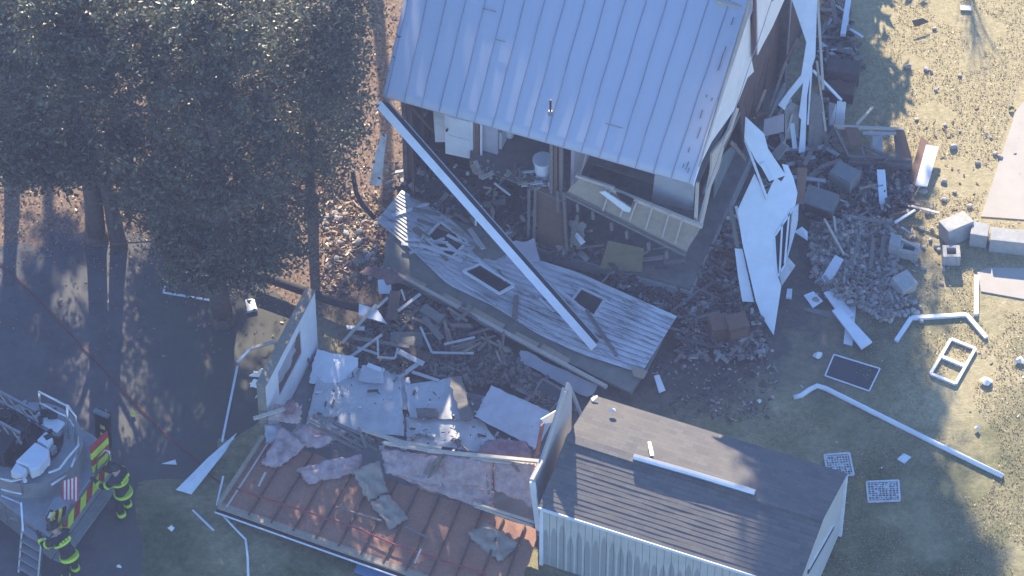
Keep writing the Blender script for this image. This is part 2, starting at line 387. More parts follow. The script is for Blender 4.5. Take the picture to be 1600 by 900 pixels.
# outer walls
sid = MB()
def siding(mb, p, q, z0, z1, out, step=.13, t=.02):
    n = int((z1-z0)/step)
    for k in range(n):
        za = z0+k*step
        mb.add([p+V3(0, 0, za)+out*t, q+V3(0, 0, za)+out*t, q+V3(0, 0, za+step)+out*.004, p+V3(0, 0, za+step)+out*.004, p+V3(0, 0, za), q+V3(0, 0, za)], [(0, 1, 2, 3), (4, 5, 1, 0)])
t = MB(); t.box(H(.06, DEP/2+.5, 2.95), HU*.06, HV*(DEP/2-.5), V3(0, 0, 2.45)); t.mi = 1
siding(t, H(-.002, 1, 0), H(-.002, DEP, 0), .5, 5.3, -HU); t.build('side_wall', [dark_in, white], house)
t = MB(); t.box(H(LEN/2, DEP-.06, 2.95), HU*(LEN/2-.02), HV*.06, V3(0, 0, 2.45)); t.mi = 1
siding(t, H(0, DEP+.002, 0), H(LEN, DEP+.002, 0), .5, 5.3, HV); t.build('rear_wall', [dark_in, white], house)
t = MB()
for k in range(7): t.beam(H(.17, 1.1+k*1.05, .5), H(.17, 1.1+k*1.05, 5.3), .09, .05, HV)
t.beam(H(.2, .2, 5.2), H(1.0, 1.2, 2.6), .1, .08); t.beam(H(.5, .5, 5.3), H(.55, .4, .6), .1, .05, HU)
t.build('wall_studs', brown, house)
# strip of white siding left standing at the front corner
t = MB(); t.poly(Q([(597, 208, 4.0), (604, 212, 4.0), (601, 240, 3.2), (595, 291, 1.9), (577, 288, 1.9), (588, 235, 3.3)]), .05); t.build('corner_siding', white_worn, house)
# upstairs partition with the white door
pv = .8
wallp = MB(); wallp.box(H(2.25, pv+.06, 4.05), HU*.72, HV*.05, V3(0, 0, 1.05)); closet = wallp.build('closet_wall', lilac, house)
def hp(px, py, v): return PP(px, py, H(0, v, 0), HV)
t = MB(); t.poly([hp(x, y, pv-.02) for x, y in ((676, 160), (697, 165), (697, 222), (680, 222))], .04); t.build('white_panel', white_worn, closet)
t = MB(); t.poly([hp(x, y, pv-.05) for x, y in ((694, 165), (739, 178), (739, 249), (696, 240))], .04)
for (y0, y1) in ((182, 202), (211, 236)):
    t.poly([hp(x, y, pv-.075) for x, y in ((700, y0), (734, y0+9), (734, y1+9), (700, y1+1))], .015)
dr = t.build('door', white_clean, house)
t = MB(); p = hp(699, 202, pv-.1); t.cyl(p, -HV*.08, .035, .035, 10); t.build('handle', black, dr)
t = MB(); t.beam(hp(746, 262, .75), hp(746, 160, .75), .13, .1, HV); t.mi = 1; t.beam(hp(752, 256, .68), hp(752, 165, .68), .06, .04, HV); t.build('door_post', [brown_lt, white], house)
# rear bathroom wall, posts and lilac wall
t = MB(); t.box(H(3.7, 3.1, 4.1), HU*1.3, HV*.05, V3(0, 0, 1.15)); t.build('bathroom_wall', M('bath_wall', (.28, .27, .27), .85, .15, 2), house)
t = MB()
for (x, y0, y1, v, m) in ((862, 218, 306, .1, 0), (869, 220, 310, .16, 1), (877, 222, 306, .12, 0)):
    t.mi = m; t.beam(hp(x, y1, v), hp(x, y0, v), .09, .1, HV)
t.build('wall_post', [lumber_grey, brown_lt], house)
t = MB(); t.box(H(5.35, 1.6, 4.1), HU*.05, HV*1.2, V3(0, 0, 1.15)); t.build('partition_wall', lilac, house)
t = MB(); t.beam(hp(918, 235, .5), hp(905, 280, .3), .03, .03); t.build('loose_stud', lumber_pale, house)
# downstairs partition with brown panelling and pale posts
t = MB(); t.poly([hp(x, y, .12) for x, y in ((834, 292), (872, 300), (884, 395), (842, 385))], .08); t.build('wood_panel', brown_lt, house)
t = MB()
for (x, x2, y0, y1) in ((827, 826, 294, 372), (837, 835, 294, 372), (881, 886, 300, 400), (872, 872, 298, 330), (903, 893, 335, 385)):
    t.beam(hp(x2, y1, .02), hp(x, y0, .02), .08, .08, HV)
t.build('door_frame', lumber_grey, house)
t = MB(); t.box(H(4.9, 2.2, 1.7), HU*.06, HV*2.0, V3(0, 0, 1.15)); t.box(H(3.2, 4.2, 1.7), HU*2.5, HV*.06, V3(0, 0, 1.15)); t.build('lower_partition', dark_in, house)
# hanging knee wall of the upper storey
kn = MB()
top = [hp(906, 277, -.02), hp(1096, 352, -.02)]; bot = [hp(882, 304, -.25), hp(1072, 398, -.3)]
kn.sheet([bot[0], bot[1], top[1], top[0]], 12, 4, .03, .02, 1.5, .03, 5)
kw = kn.build('knee_wall', tan, house)
t = MB(); t.beam(hp(900, 274, -.1), hp(960, 294, -.1), .1, .07, HV); t.beam(hp(946, 292, -.12), hp(1098, 354, -.12), .13, .09, HV); t.build('top_plate', lumber_pale, kw)
t = MB()
for x, y0, y1 in ((945, 297, 329), (972, 308, 338), (987, 315, 344), (1012, 322, 358), (1038, 333, 370), (1058, 343, 380)):
    t.beam(hp(x+8, y0, -.19), hp(x-3, y1, -.3), .04, .05, HV)
t.build('wall_stud', lumber_pale, kw)
t = MB(); t.beam(hp(880, 303, -.34), hp(1072, 399, -.38), .07, .07, HV)
for x, y in ((902, 316), (926, 328), (955, 345), (979, 358), (1013, 376), (1041, 390)): t.beam(hp(x, y+2, -.3), hp(x+1, y+14, -.3), .07, .08, HV)
t.build('sill_plate', lumber_grey, kw)
t = MB(); t.poly([hp(x, y, -.32) for x, y in ((936, 300), (945, 299), (986, 326), (984, 332), (975, 330))], .03); t.build('white_trim', white_clean, kw)
t = MB(); t.poly([hp(x, y, -.25) for x, y in ((962, 300), (990, 312), (986, 322), (970, 312))], .02); t.build('gap', black, kw)  # black sheet painted in for the shade inside a gap
t = MB(); t.poly([hp(x, y, .55) for x, y in ((1024, 265), (1086, 282), (1082, 329), (1018, 316))], .03); t.build('hanging_panel', grey_panel, house)
t = MB(); t.beam(hp(1090, 285, .25), hp(1087, 345, .05), .08, .08, HV); t.build('corner_post', lumber_pale, house)
# gable end: plane through the right eave
GO = H(LEN, 0, 0); GN = HU
def gp(px, py, off=0.0): return PP(px, py, GO+GN*off, GN)
t = MB(); t.poly([gp(x, y, .18) for x, y in ((1084, 291), (1092, 262), (1112, 222), (1150, 168), (1168, 122), (1178, 112), (1174, 90), (1172, 20), (1172, -6), (1181, -9))][::1], .03)
t.build('gable_siding', white_clean, house)
t = MB(); t.poly([gp(x, y, .22) for x, y in ((1183, -10), (1230, -10), (1207, 42), (1192, 70), (1184, 86))], .03)
t.build('gable_siding', white_clean, house)
t = MB(); t.beam(gp(1179, 88, .28), gp(1179, -12, .28), .16, .06, GN); t.build('gable_post', maroon, house)
t = MB(); t.poly([gp(x, y, .1) for x, y in ((1151, 168), (1155, 170), (1143, 205), (1131, 228), (1131, 232), (1124, 262), (1112, 290), (1106, 318), (1098, 352), (1092, 352), (1104, 308), (1112, 265), (1113, 240), (1122, 228), (1134, 212), (1141, 200))], .06)
t.build('torn_sheathing', lumber_pale, house)
co, cn = P(1255, 240, .35), V3(.25, -.72, .62).normalized()
def cp(px, py, h=0.0): return PP(px, py, co+cn*h, cn)
t = MB(); t.poly([cp(x, y) for x, y in ((1235, -8), (1260, 66), (1252, 117), (1255, 130), (1251, 160), (1248, 182), (1252, 187), (1248, 239), (1258, 237), (1261, 150), (1268, 107), (1274, 89), (1277, -8))], .03)
t.poly([cp(x, y, .05) for x, y in ((1252, 117), (1256, 128), (1236, 152), (1226, 172), (1216, 164), (1232, 142))], .03); t.build('gable_siding', white_clean, house)
t = MB(); t.beam(cp(1286, 140, -.1), cp(1277, -6, -.1), .08, .05, cn); t.build('corner_trim', lumber_pale, house)
t = MB(); t.beam(cp(1262, 195, -.05), cp(1268, 105, -.05), .05, .04, cn); t.build('corner_trim', white, house)
t = MB(); t.poly([cp(x, y, -.15) for x, y in ((1268, 140), (1283, 150), (1293, 215), (1285, 222), (1270, 235), (1262, 230))], .04); t.build('torn_wall', lumber_grey, house)
t = MB(); t.poly([cp(x, y, -.2) for x, y in ((1238, 160), (1250, 165), (1247, 215), (1227, 218), (1226, 170))], .03); t.build('torn_panel', drywall_tan, house)
t = MB()
for (x0, y0, x1, y1) in ((1205, 60, 1190, 170), (1222, 55, 1208, 168), (1238, 60, 1218, 175), (1180, 120, 1178, 200), (1197, 90, 1170, 190), (1165, 150, 1168, 215)):
    t.beam(gp(x1, y1, -.25), gp(x0, y0, -.3), .09, .05, GN)
t.beam(gp(1212, 165, -.1), gp(1258, 125, -.2), .1, .1, GN); t.beam(gp(1180, 180, -.1), gp(1230, 168, -.1), .1, .1, GN); t.beam(gp(1200, 182, -.1), gp(1250, 166, -.1), .08, .06, GN)
t.build('gable_studs', brown, house)
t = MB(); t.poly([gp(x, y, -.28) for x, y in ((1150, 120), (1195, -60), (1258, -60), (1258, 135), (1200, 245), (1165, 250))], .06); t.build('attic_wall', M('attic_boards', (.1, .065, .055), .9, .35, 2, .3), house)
t = MB(); t.poly([gp(x, y, -.5) for x, y in ((1118, 255), (1150, 222), (1165, 262), (1150, 300), (1115, 330))], .04); t.build('teal_wall', M('dusty_teal_wall', (.2, .23, .23), .85, .2, 2), house)
t = MB(); t.poly([gp(x, y, -.4) for x, y in ((1128, 310), (1166, 258), (1178, 282), (1160, 318), (1138, 330))], .04); t.build('maroon_wall', maroon, house)
t = MB(); t.beam(gp(1142, 222, .1), gp(1165, 250, .1), .12, .05, GN); t.build('loose_board', lumber_grey, house)
for (x0, y0, x1, y1, w_, m_) in ((1232, 150, 1242, 232, .14, white), (1210, 190, 1236, 150, .08, lumber_grey), (1262, 150, 1276, 236, .1, lumber_grey), (1276, 95, 1290, 205, .07, lumber_pale), (1222, 235, 1238, 178, .06, lumber_pale), (1190, 230, 1222, 168, .07, lumber_grey), (1178, 185, 1196, 140, .09, lumber), (1203, 168, 1228, 96, .08, lumber_grey), (1216, 120, 1246, 60, .09, brown_lt), (1240, 240, 1290, 228, .12, white_worn), (1256, 205, 1300, 240, .1, lumber_grey)):
    t = MB(); t.beam(cp(x1, y1, -.1), cp(x0, y0, -.35), w_, .04, cn); t.build('hanging_board', m_, house)
# contents of the torn rooms
def bucket(px, py, z, r, h, nm, label, cat, lid=True, m=white_clean):
    c = P(px, py, z); root = thing(nm, label, cat, c)
    a = MB(); a.cyl(c, V3(0, 0, h), r*.82, r, 20); a.build('bucket_body', m, root, smooth=False)
    if lid: a = MB(); a.cyl(c+V3(0, 0, h), V3(0, 0, .05), r*1.12, r*1.12, 20); a.build('lid', m, root)
bucket(848, 269, 3.0, .26, .5, 'storage_bucket', 'large white lidded tub on the upper floor by the wall posts', 'tub')
t = MB(); c = P(848, 283, 2.92); t.cyl(c, V3(0, 0, .06), .2, .24, 20); solo(t, 'wash_basin', white, 'shallow white basin at the broken edge of the upper floor', 'basin')
t = MB(); c = P(860, 291, 2.92); t.cyl(c, V3(0, 0, .12), .07, .08, 12); solo(t, 'white_cup', white_clean, 'small white cup at the edge of the upper floor below the tub', 'cup')
c = P(772, 222, 3.0); root = thing('cabinet', 'small white cabinet with a dark open front in the upstairs bathroom', 'cabinet', c)
t = MB(); t.box(c+V3(0, 0, .35), HU*.3, HV*.2, V3(0, 0, .35)); t.build('cabinet_body', white, root)
t = MB(); t.box(c+V3(0, 0, .4)-HV*.21, HU*.2, HV*.01, V3(0, 0, .22)); t.build('door', black, root)
c = P(796, 212, 3.0); root = thing('toilet', 'white toilet half hidden under the roof edge upstairs', 'toilet', c)
t = MB(); t.cyl(c, V3(0, 0, .38), .12, .2, 16); t.build('bowl', white_clean, root); t = MB(); t.box(c+HV*.3+V3(0, 0, .5), HU*.22, HV*.09, V3(0, 0, .22)); t.build('tank', white_clean, root)
t = MB()
for k in range(70):
    a = random.random(); p = P(735+140*a+random.gauss(0, 10), 262+26*a+random.gauss(0, 7), 2.98); s_ = random.uniform(.02, .07)
    R_ = Matrix.Rotation(random.uniform(0, 6), 3, 'Z'); t.box(p, R_@V3(s_, 0, 0), R_@V3(0, s_*.6, .02), V3(0, 0, .03))
structure(t.build('plaster_crumbs', drywall_tan), 'stuff')
c = P(975, 425, .5); t = MB(); t.sheet([P(937, 420, .55), P(1003, 425, .55), P(1006, 388, 1.25), P(950, 376, 1.25)], 6, 5, .04, .03, 2); solo(t, 'wall_board', mustard, 'mustard brown board leaning in the open lower room', 'board')
t = MB(); t.sheet([P(788, 408, .7), P(845, 412, .75), P(838, 374, 1.1), P(800, 378, 1.0)], 6, 5, .03, .05, 2, .05, 8); solo(t, 'drywall_sheet', lilac, 'pale lilac torn drywall behind the long white beam', 'drywall')
t = MB(); t.sheet([P(890, 345, 1.4), P(916, 350, 1.5), P(908, 385, .7), P(893, 380, .7)], 4, 6, .03, .05, 3, .05, 9); solo(t, 'drywall_scrap', drywall_tan, 'tan torn wallboard hanging beside the brown doorway panel', 'drywall')
t = MB(); t.poly(Q([(893, 362, 1.2), (903, 364, 1.2), (915, 378, 1.0), (908, 383, 1.0)]), .03); solo(t, 'trim_scrap', white_clean, 'short white trim scrap in front of the tan torn wallboard', 'scrap')
# ------------------------------------------------------------------ fallen front wall
fw = thing('fallen_wall', 'long white clapboard wall lying flat before the house with three window openings', 'wall', P(800, 450, 0))
C0, C1, C2, C3 = P(596, 425, .35), P(988, 616, .35), P(1050, 500, .62), P(622, 300, .7)
t = MB(); t.sheet([C0, C1, C2, C3], 20, 6, .12, .04, .7, .05, 3); t.build('sheathing', olive, fw)
FN = (C1-C0).cross(C3-C0).normalized()
def fp(px, py, h=.03): return PP(px, py, (C0+C1+C2+C3)/4+FN*h, FN)
def boards(mb, outline, n, t_):
    """lapped clapboards clipped to an outline given as upper and lower edge (lists of pixels)"""
    lo, up = outline
    def at(l, a):
        k = a*(len(l)-1); i = min(int(k), len(l)-2); f = k-i; return (l[i][0]*(1-f)+l[i+1][0]*f, l[i][1]*(1-f)+l[i+1][1]*f)
    N = 40
    for k in range(n):
        r0, r1 = k/n, (k+1)/n
        for i in range(N):
            a0, a1 = i/N, (i+1)/N
            pt = lambda a, r, h: fp(at(lo, a)[0]*(1-r)+at(up, a)[0]*r, at(lo, a)[1]*(1-r)+at(up, a)[1]*r, h)
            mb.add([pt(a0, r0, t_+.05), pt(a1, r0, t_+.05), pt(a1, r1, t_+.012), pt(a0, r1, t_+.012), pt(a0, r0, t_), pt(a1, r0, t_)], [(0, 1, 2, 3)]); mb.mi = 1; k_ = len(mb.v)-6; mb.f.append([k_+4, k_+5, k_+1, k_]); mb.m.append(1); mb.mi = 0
t = MB()
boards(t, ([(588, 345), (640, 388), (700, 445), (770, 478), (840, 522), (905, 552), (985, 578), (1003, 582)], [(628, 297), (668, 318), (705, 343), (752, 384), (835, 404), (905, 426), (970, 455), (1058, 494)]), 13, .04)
t.build('clapboard', [flaked, dark_in], fw)  # lap faces coloured dark to paint the shadow line under each board
rc = random.Random(14)
for k in range(20):
    a = rc.random()*.82; x, y = 640+370*a+rc.gauss(0, 14), 345+185*a+rc.gauss(0, 22); d_ = (fp(100, 0)-fp(0, -50)).normalized(); d_ = (Matrix.Rotation(rc.gauss(0, .35), 3, FN)@d_); L_ = rc.uniform(.25, .9)
    t = MB(); p = fp(x, y, .1+rc.uniform(0, .05)); t.beam(p-d_*L_, p+d_*L_, rc.choice((.06, .1, .1)), .02, (FN+V3(rc.gauss(0, .1), rc.gauss(0, .1), 0)).normalized())
    tag(t.build('loose_clapboard', rc.choice([flaked, flaked, white_worn, lumber_grey])), 'loose clapboard strip lying on the fallen house wall', 'board', 'loose strips on the fallen wall')
t = MB(); t.sheet([fp(735, 392, .1), fp(770, 408, .1), fp(800, 388, .1), fp(757, 370, .1)], 5, 4, .03, .05, 2, .06, 6); t.build('bare_board', olive, fw)
def wall_window(pts, open_=0.0, worn=True):
    a = [fp(x, y, .1+(open_ if i in (0, 3) else 0)) for i, (x, y) in enumerate(pts)]
    t = MB()
    for i in range(4): t.beam(a[i], a[(i+1) % 4], .07, .07, FN)
    fr = t.build('window', white_worn if worn else white_clean, fw)
    t = MB(); c = sum(a, V3(0, 0, 0))/4; t.poly([c+(p-c)*.93-FN*.01 for p in a], .02); t.build('pane', glass_dark, fr)
wall_window([(664, 373), (688, 347), (730, 378), (704, 405)])
wall_window([(724, 424), (750, 413), (803, 446), (780, 459)], .12, False)
wall_window([(893, 470), (908, 450), (945, 468), (928, 495)])
t = MB(); t.beam(fp(605, 420, .12), fp(700, 472, .12), .1, .1, FN); t.beam(fp(698, 471, .12), fp(948, 605, .12), .11, .1, FN); t.build('edge_lumber', lumber_pale, fw)
t = MB()
for x0, y0, x1, y1 in ((628, 438, 660, 454), (688, 467, 716, 483), (725, 485, 782, 517), (800, 528, 836, 546), (842, 547, 884, 571)):
    t.beam(fp(x0+4, y0-5, .13), fp(x1+4, y1-5, .13), .2, .07, FN)
t.build('edge_blocking', tan, fw)
t = MB(); t.beam(fp(806, 462, .16), fp(804, 498, .16), .14, .08, FN); t.build('stub_board', lumber_grey, fw)
t = MB(); t.sheet([P(812, 545, .3), P(935, 603, .3), P(918, 622, .15), P(812, 566, .15)], 10, 3, .03, .04, 1, .04, 2); solo(t, 'siding_sheet', grey_panel, 'grey sheet sticking out under the lower edge of the fallen wall', 'sheet')
t = MB(); t.poly(Q([(985, 570, .75), (1012, 580, .7), (1005, 592, .6), (990, 588, .6)]), .05); solo(t, 'board_end', tan, 'broken tan board end at the right tip of the fallen wall', 'board')
# ------------------------------------------------------------------ long beam
bt, bb = P(594, 158, 5.15), P(932, 540, .75)
bm_ = thing('fallen_fascia', 'long white fascia beam with dark gutter fallen from the eave across the wall', 'beam', bb)
bd = (bt-bb).normalized(); side = bd.cross((CAM-bb).normalized()).normalized(); nrm = side.cross(bd)
if side.x < 0: side = -side
t = MB(); t.box((bt+bb)/2-side*.085, (bt-bb)/2, side*.11, nrm*.05); t.build('fascia_board', white_clean, bm_)
t = MB(); t.box((bt+bb)/2+side*.085, (bt-bb)/2*.99, side*.055, nrm*.03); t.mi = 1; t.box((bt+bb)/2+side*.16, (bt-bb)/2*.985, side*.018, nrm*.05); t.build('gutter', [black, steel], bm_)
t = MB(); t.tube([P(743, 352, 1.2), P(745, 330, 2.0), P(752, 322, 2.4)], .03, 6); solo(t, 'hanging_wire', white, 'short white pipe hanging under the long fallen beam', 'pipe')
# ------------------------------------------------------------------ white sheet leaning at the right gable
fo = P(1205, 522, .02); fn = V3(.12, -.66, .74).normalized()
def sp(px, py, h=0.0): return PP(px, py, fo+fn*h, fn)
t = MB(); t.poly([sp(*p) for p in ((1179, 271), (1197, 308), (1205, 290), (1212, 277), (1221, 284), (1227, 274), (1222, 256), (1231, 258), (1240, 278), (1246, 301), (1243, 320), (1211, 365), (1215, 431), (1221, 446), (1209, 524), (1190, 494), (1181, 470), (1160, 380), (1152, 329))], .03)
ls = thing('leaning_sheet', 'large torn white siding sheet leaning against the broken right end of the house', 'siding sheet', fo)
t.build('siding_sheet', white_clean, ls)
t = MB(); t.poly([sp(x, y, .12) for x, y in ((1165, 182), (1194, 209), (1200, 232), (1228, 274), (1206, 282), (1182, 252), (1163, 216))], .03); t.build('upper_strip', white_clean, ls)
t = MB(); t.beam(sp(1164, 218, .05), sp(1199, 312, .05), .07, .06, fn); t.beam(sp(1190, 255, .16), sp(1205, 282, .16), .12, .03, fn); t.beam(sp(1150, 322, -.1), sp(1192, 498, -.1), .08, .06, fn); t.beam(sp(1208, 372, -.02), sp(1214, 432, -.02), .06, .05, fn)
t.build('batten', white, ls)
t = MB(); t.poly([sp(x, y, -.04) for x, y in ((1208, 372), (1236, 330), (1233, 380), (1224, 420), (1214, 432))], .02); t.build('window_dark_panel', black, ls)  # black sheet painted in for the dark of the window opening
t = MB()
for (x0, y0, x1, y1) in ((1233, 332, 1226, 412), (1222, 350, 1218, 428), (1211, 368, 1239, 326), (1214, 432, 1228, 412)): t.beam(sp(x0, y0, 0), sp(x1, y1, 0), .05, .05, fn)
t.build('window_frame', white, ls)
t = MB(); t.poly([sp(x, y, -.02) for x, y in ((1239, 325), (1247, 320), (1246, 350), (1236, 385), (1228, 412), (1233, 380))], .02); t.build('torn_edge', white_worn, ls)
t = MB(); t.beam(sp(1141, 322, -.2), sp(1153, 390, -.2), .12, .06, fn); t.build('stud', lumber_grey, ls)
t = MB(); t.poly([sp(x, y, -.1) for x, y in ((1148, 388), (1160, 389), (1178, 472), (1160, 471), (1153, 430))], .03); solo(t, 'siding_board', white, 'white board standing behind the left edge of the big leaning white sheet', 'board')
t = MB(); t.poly([sp(x, y, -.25) for x, y in ((1228, 330), (1248, 318), (1247, 345), (1236, 372), (1230, 400), (1243, 415), (1222, 446), (1217, 430), (1220, 380))], .04); solo(t, 'broken_sash', white_worn, 'broken pale sash behind the right edge of the big leaning white sheet', 'sash')
t = MB(); t.poly([sp(x, y, -.3) for x, y in ((1246, 262), (1262, 262), (1256, 318), (1244, 320))], .05); solo(t, 'brown_board', brown_lt, 'orange brown board upright behind the leaning white sheet', 'board')
t = MB(); t.poly(Q([(1194, 187, 2.6), (1225, 178, 2.8), (1225, 206, 2.1), (1193, 213, 2.0)]), .03); solo(t, 'wall_panel', lilac, 'square pale lilac panel in the hole of the right gable', 'panel')
t = MB(); t.poly(Q([(1221, 222, 1.7), (1231, 229, 1.7), (1216, 250, 1.2), (1205, 240, 1.2)]), .05); solo(t, 'grey_board', grey_panel, 'short grey board below the square lilac panel', 'board')
# ------------------------------------------------------------------ helper builders for debris
def plank(name, pts, mat, label, cat, w_=.12, h_=.04, group=None):
    a, b = P(*pts[:3]), P(*pts[3:]); t = MB(); t.beam(a, b, w_, h_); return solo(t, name, mat, label, cat, group)
def slab(name, pts, mat, label, cat, z=.05, th=.03, group=None):
    t = MB(); t.poly(Q(pts, z), th); return solo(t, name, mat, label, cat, group)
def crate(name, label, cat, px, py, z, sx, sy, sz, yaw, mat, parts=(), tilt=0, group=None, hollow=0):
    c = P(px, py, z); R = Matrix.Rotation(yaw, 3, 'Z')@Matrix.Rotation(tilt, 3, 'X')
    root = thing(name, label, cat, c, group); t = MB()
    X, Y, Z = R@V3(sx/2, 0, 0), R@V3(0, sy/2, 0), R@V3(0, 0, sz/2)
    if hollow:
        k = hollow
        for s in (-1, 1): t.box(c+Z+X*s*(1-k), X*k, Y, Z); t.box(c+Z+Y*s*(1-k), X*(1-2*k), Y*k, Z)
    else: t.box(c+Z, X, Y, Z)
    t.build('carcass', mat, root, bevel=.015)
    for (nm, face, m, ins) in parts:
        q = MB()
        if face == 'front': q.box(c+Z-Y*1.03, X*(1-ins), Y*.03, Z*(1-ins))
        if face == 'top': q.box(c+Z*2.04, X*(1-ins), Y*(1-ins), Z*.04)
        if face == 'right': q.box(c+Z+X*1.03, X*.03, Y*(1-ins), Z*(1-ins))
        q.build(nm, m, root)
    return root
# right hand boards
slab('white_board', [(1287, 457, .16), (1304, 449, .16), (1334, 492, .12), (1318, 501, .12)], white_clean, 'short wide white board, upper of the overlapping boards in the grass', 'board', th=.04)
slab('white_board', [(1300, 485, .22), (1312, 479, .22), (1363, 534, .2), (1346, 545, .2)], white_clean, 'long white board on top of the overlapping boards in the grass', 'board', th=.05)
slab('white_board', [(1325, 465, .04), (1339, 466, .04), (1332, 540, .04), (1318, 536, .04)], white, 'white board lying underneath the overlapping white boards', 'board')
slab('white_board', [(1256, 461, .06), (1271, 455, .08), (1286, 470, .05), (1270, 481, .05)], white_clean, 'square white board piece left of the overlapping white boards', 'board')
slab('white_board', [(1279, 441, .1), (1305, 398, .3), (1318, 405, .3), (1295, 449, .1)], white, 'white board lying up on the rubble heap', 'board')
slab('white_board', [(1370, 265, .5), (1383, 265, .5), (1387, 318, .15), (1374, 319, .15)], white_clean, 'upright white board below the brown dresser frame', 'board')
slab('white_board', [(1447, 226, .35), (1467, 229, .35), (1449, 291, .2), (1430, 289, .2)], white, 'sunlit white plank right of the brown dresser frame', 'board', th=.06)
slab('brown_plank', [(1440, 212, .3), (1450, 222, .3), (1430, 290, .1), (1420, 280, .1)], brown_lt, 'brown plank beside the sunlit white plank', 'plank', th=.06)
slab('white_board', [(1241, 362, .3), (1253, 354, .4), (1262, 362, .3), (1262, 376, .2)], white_clean, 'small white board just right of the big leaning white sheet', 'board')
slab('white_board', [(1230, 451, .1), (1238, 451, .1), (1237, 465, .1), (1228, 464, .1)], white, 'tiny white block on the dirt below the leaning white sheet', 'board', th=.08)
slab('tan_board', [(1258, 480, .03), (1305, 488, .03), (1308, 500, .03), (1256, 484, .03)], lumber_grey, 'dull tan board beneath the square white board', 'board')
slab('white_board', [(1295, 160, .9), (1306, 163, 1), (1302, 196, .4), (1295, 196, .4)], white_worn, 'narrow pale board leaning left of the white upright above the dresser frame', 'board')
slab('white_board', [(1308, 158, 1), (1322, 160, 1), (1319, 196, .3), (1304, 196, .3)], white, 'white upright board leaning above the dresser frame', 'board')
plank('white_lath', (1270, 110, 1.6, 1315, 157, .9), white, 'white lath slanting from the torn gable corner', 'lath', .09, .04)
plank('lumber_stick', (1338, 195, .7, 1364, 167, .3), lumber_pale, 'pale stick propped on the rear rail of the dresser frame', 'stick', .07, .05)
plank('white_post', (1317, 55, .4, 1328, -15, .4), white, 'white post lying at the top edge beside the house', 'post', .16, .12)
plank('white_lath', (1323, 42, .2, 1348, 58, .2), white, 'short white lath at the foot of the white post', 'lath', .08, .04)
# brown dresser frame
dq = [P(1303, 198, .75), P(1412, 203, .7), P(1425, 250, .35), P(1326, 246, .35)]
dr = thing('dresser_frame', 'broken brown dresser frame without drawers lying in the debris', 'dresser', P(1365, 240, 0))
t = MB(); t.beam(dq[0], dq[1], .08, .12); t.build('rear_rail', lumber_pale, dr)
t = MB(); t.beam(dq[2], dq[3], .1, .14); t.beam(dq[2]-V3(0, .12, .12), dq[3]-V3(0, .12, .12), .1, .2); t.build('front_rail', lumber_grey, dr)
t = MB(); t.beam(dq[0], dq[3], .08, .12); t.build('side_rail', lumber_grey, dr)
t = MB(); t.poly(Q([(1400, 203, .75), (1413, 204, .75), (1425, 248, .42), (1402, 247, .42)]), .05); t.build('side_panel', brown_lt, dr)
t = MB(); t.poly(Q([(1321, 199, .8), (1341, 200, .8), (1346, 226, .6), (1327, 227, .6)]), .05); t.poly(Q([(1304, 199, .72), (1321, 199, .72), (1322, 213, .6), (1306, 212, .6)]), .05); t.build('drawer_panel', brown_lt, dr)
t = MB(); t.poly(Q([(1363, 212, .6), (1379, 212, .6), (1379, 238, .4), (1364, 232, .4)]), .04); t.poly(Q([(1348, 205, .72), (1400, 206, .72), (1399, 211, .68), (1349, 210, .68)]), .03); t.build('back_panel', grey_panel, dr)
t = MB(); t.beam(P(1345, 226, .5), P(1350, 245, .4), .06, .06); t.beam(P(1398, 210, .6), P(1402, 246, .42), .06, .06); t.beam(P(1350, 228, .4), P(1390, 246, .4), .08, .05); t.build('divider', lumber_grey, dr)
# cabinets
crate('wood_cabinet', 'dark brown wooden cabinet lying at the top beside the house, upper of two', 'cabinet', 1316, 122, .1, 1.0, .6, .5, rad(-8), brown, [('door', 'front', dark_in, .1), ('top_board', 'top', dark_in, .05)])
crate('wood_cabinet', 'dark brown open drawer box lying below the upper dark cabinet', 'cabinet', 1312, 150, .05, .85, .5, .4, rad(-12), brown, [('drawer_front', 'front', maroon, .1)])
crate('metal_cabinet', 'grey green metal cabinet with ribs below the dresser frame', 'cabinet', 1318, 292, 0, .75, .6, .65, rad(-35), grey_cab, [('door', 'front', grey_cab, .12), ('top_board', 'top', grey_cab, .08)])
crate('metal_cabinet', 'grey green cabinet tipped beside the leaning white sheet with maroon inside', 'cabinet', 1283, 325, 0, .95, .6, .6, rad(-25), grey_cab, [('drawer', 'front', maroon, .2), ('top_board', 'top', grey_cab, .02)], tilt=.25)
crate('nightstand', 'brown wooden nightstand half buried before the right end of the house, left of two', 'nightstand', 1123, 528, 0, .55, .55, .75, rad(12), brown_lt, [('drawer', 'front', brown, .15)])
crate('nightstand', 'brown wooden nightstand with framed panel, right of two', 'nightstand', 1150, 530, 0, .6, .55, .8, rad(14), brown, [('door', 'front', brown_lt, .18), ('top_board', 'top', brown_lt, .03)])
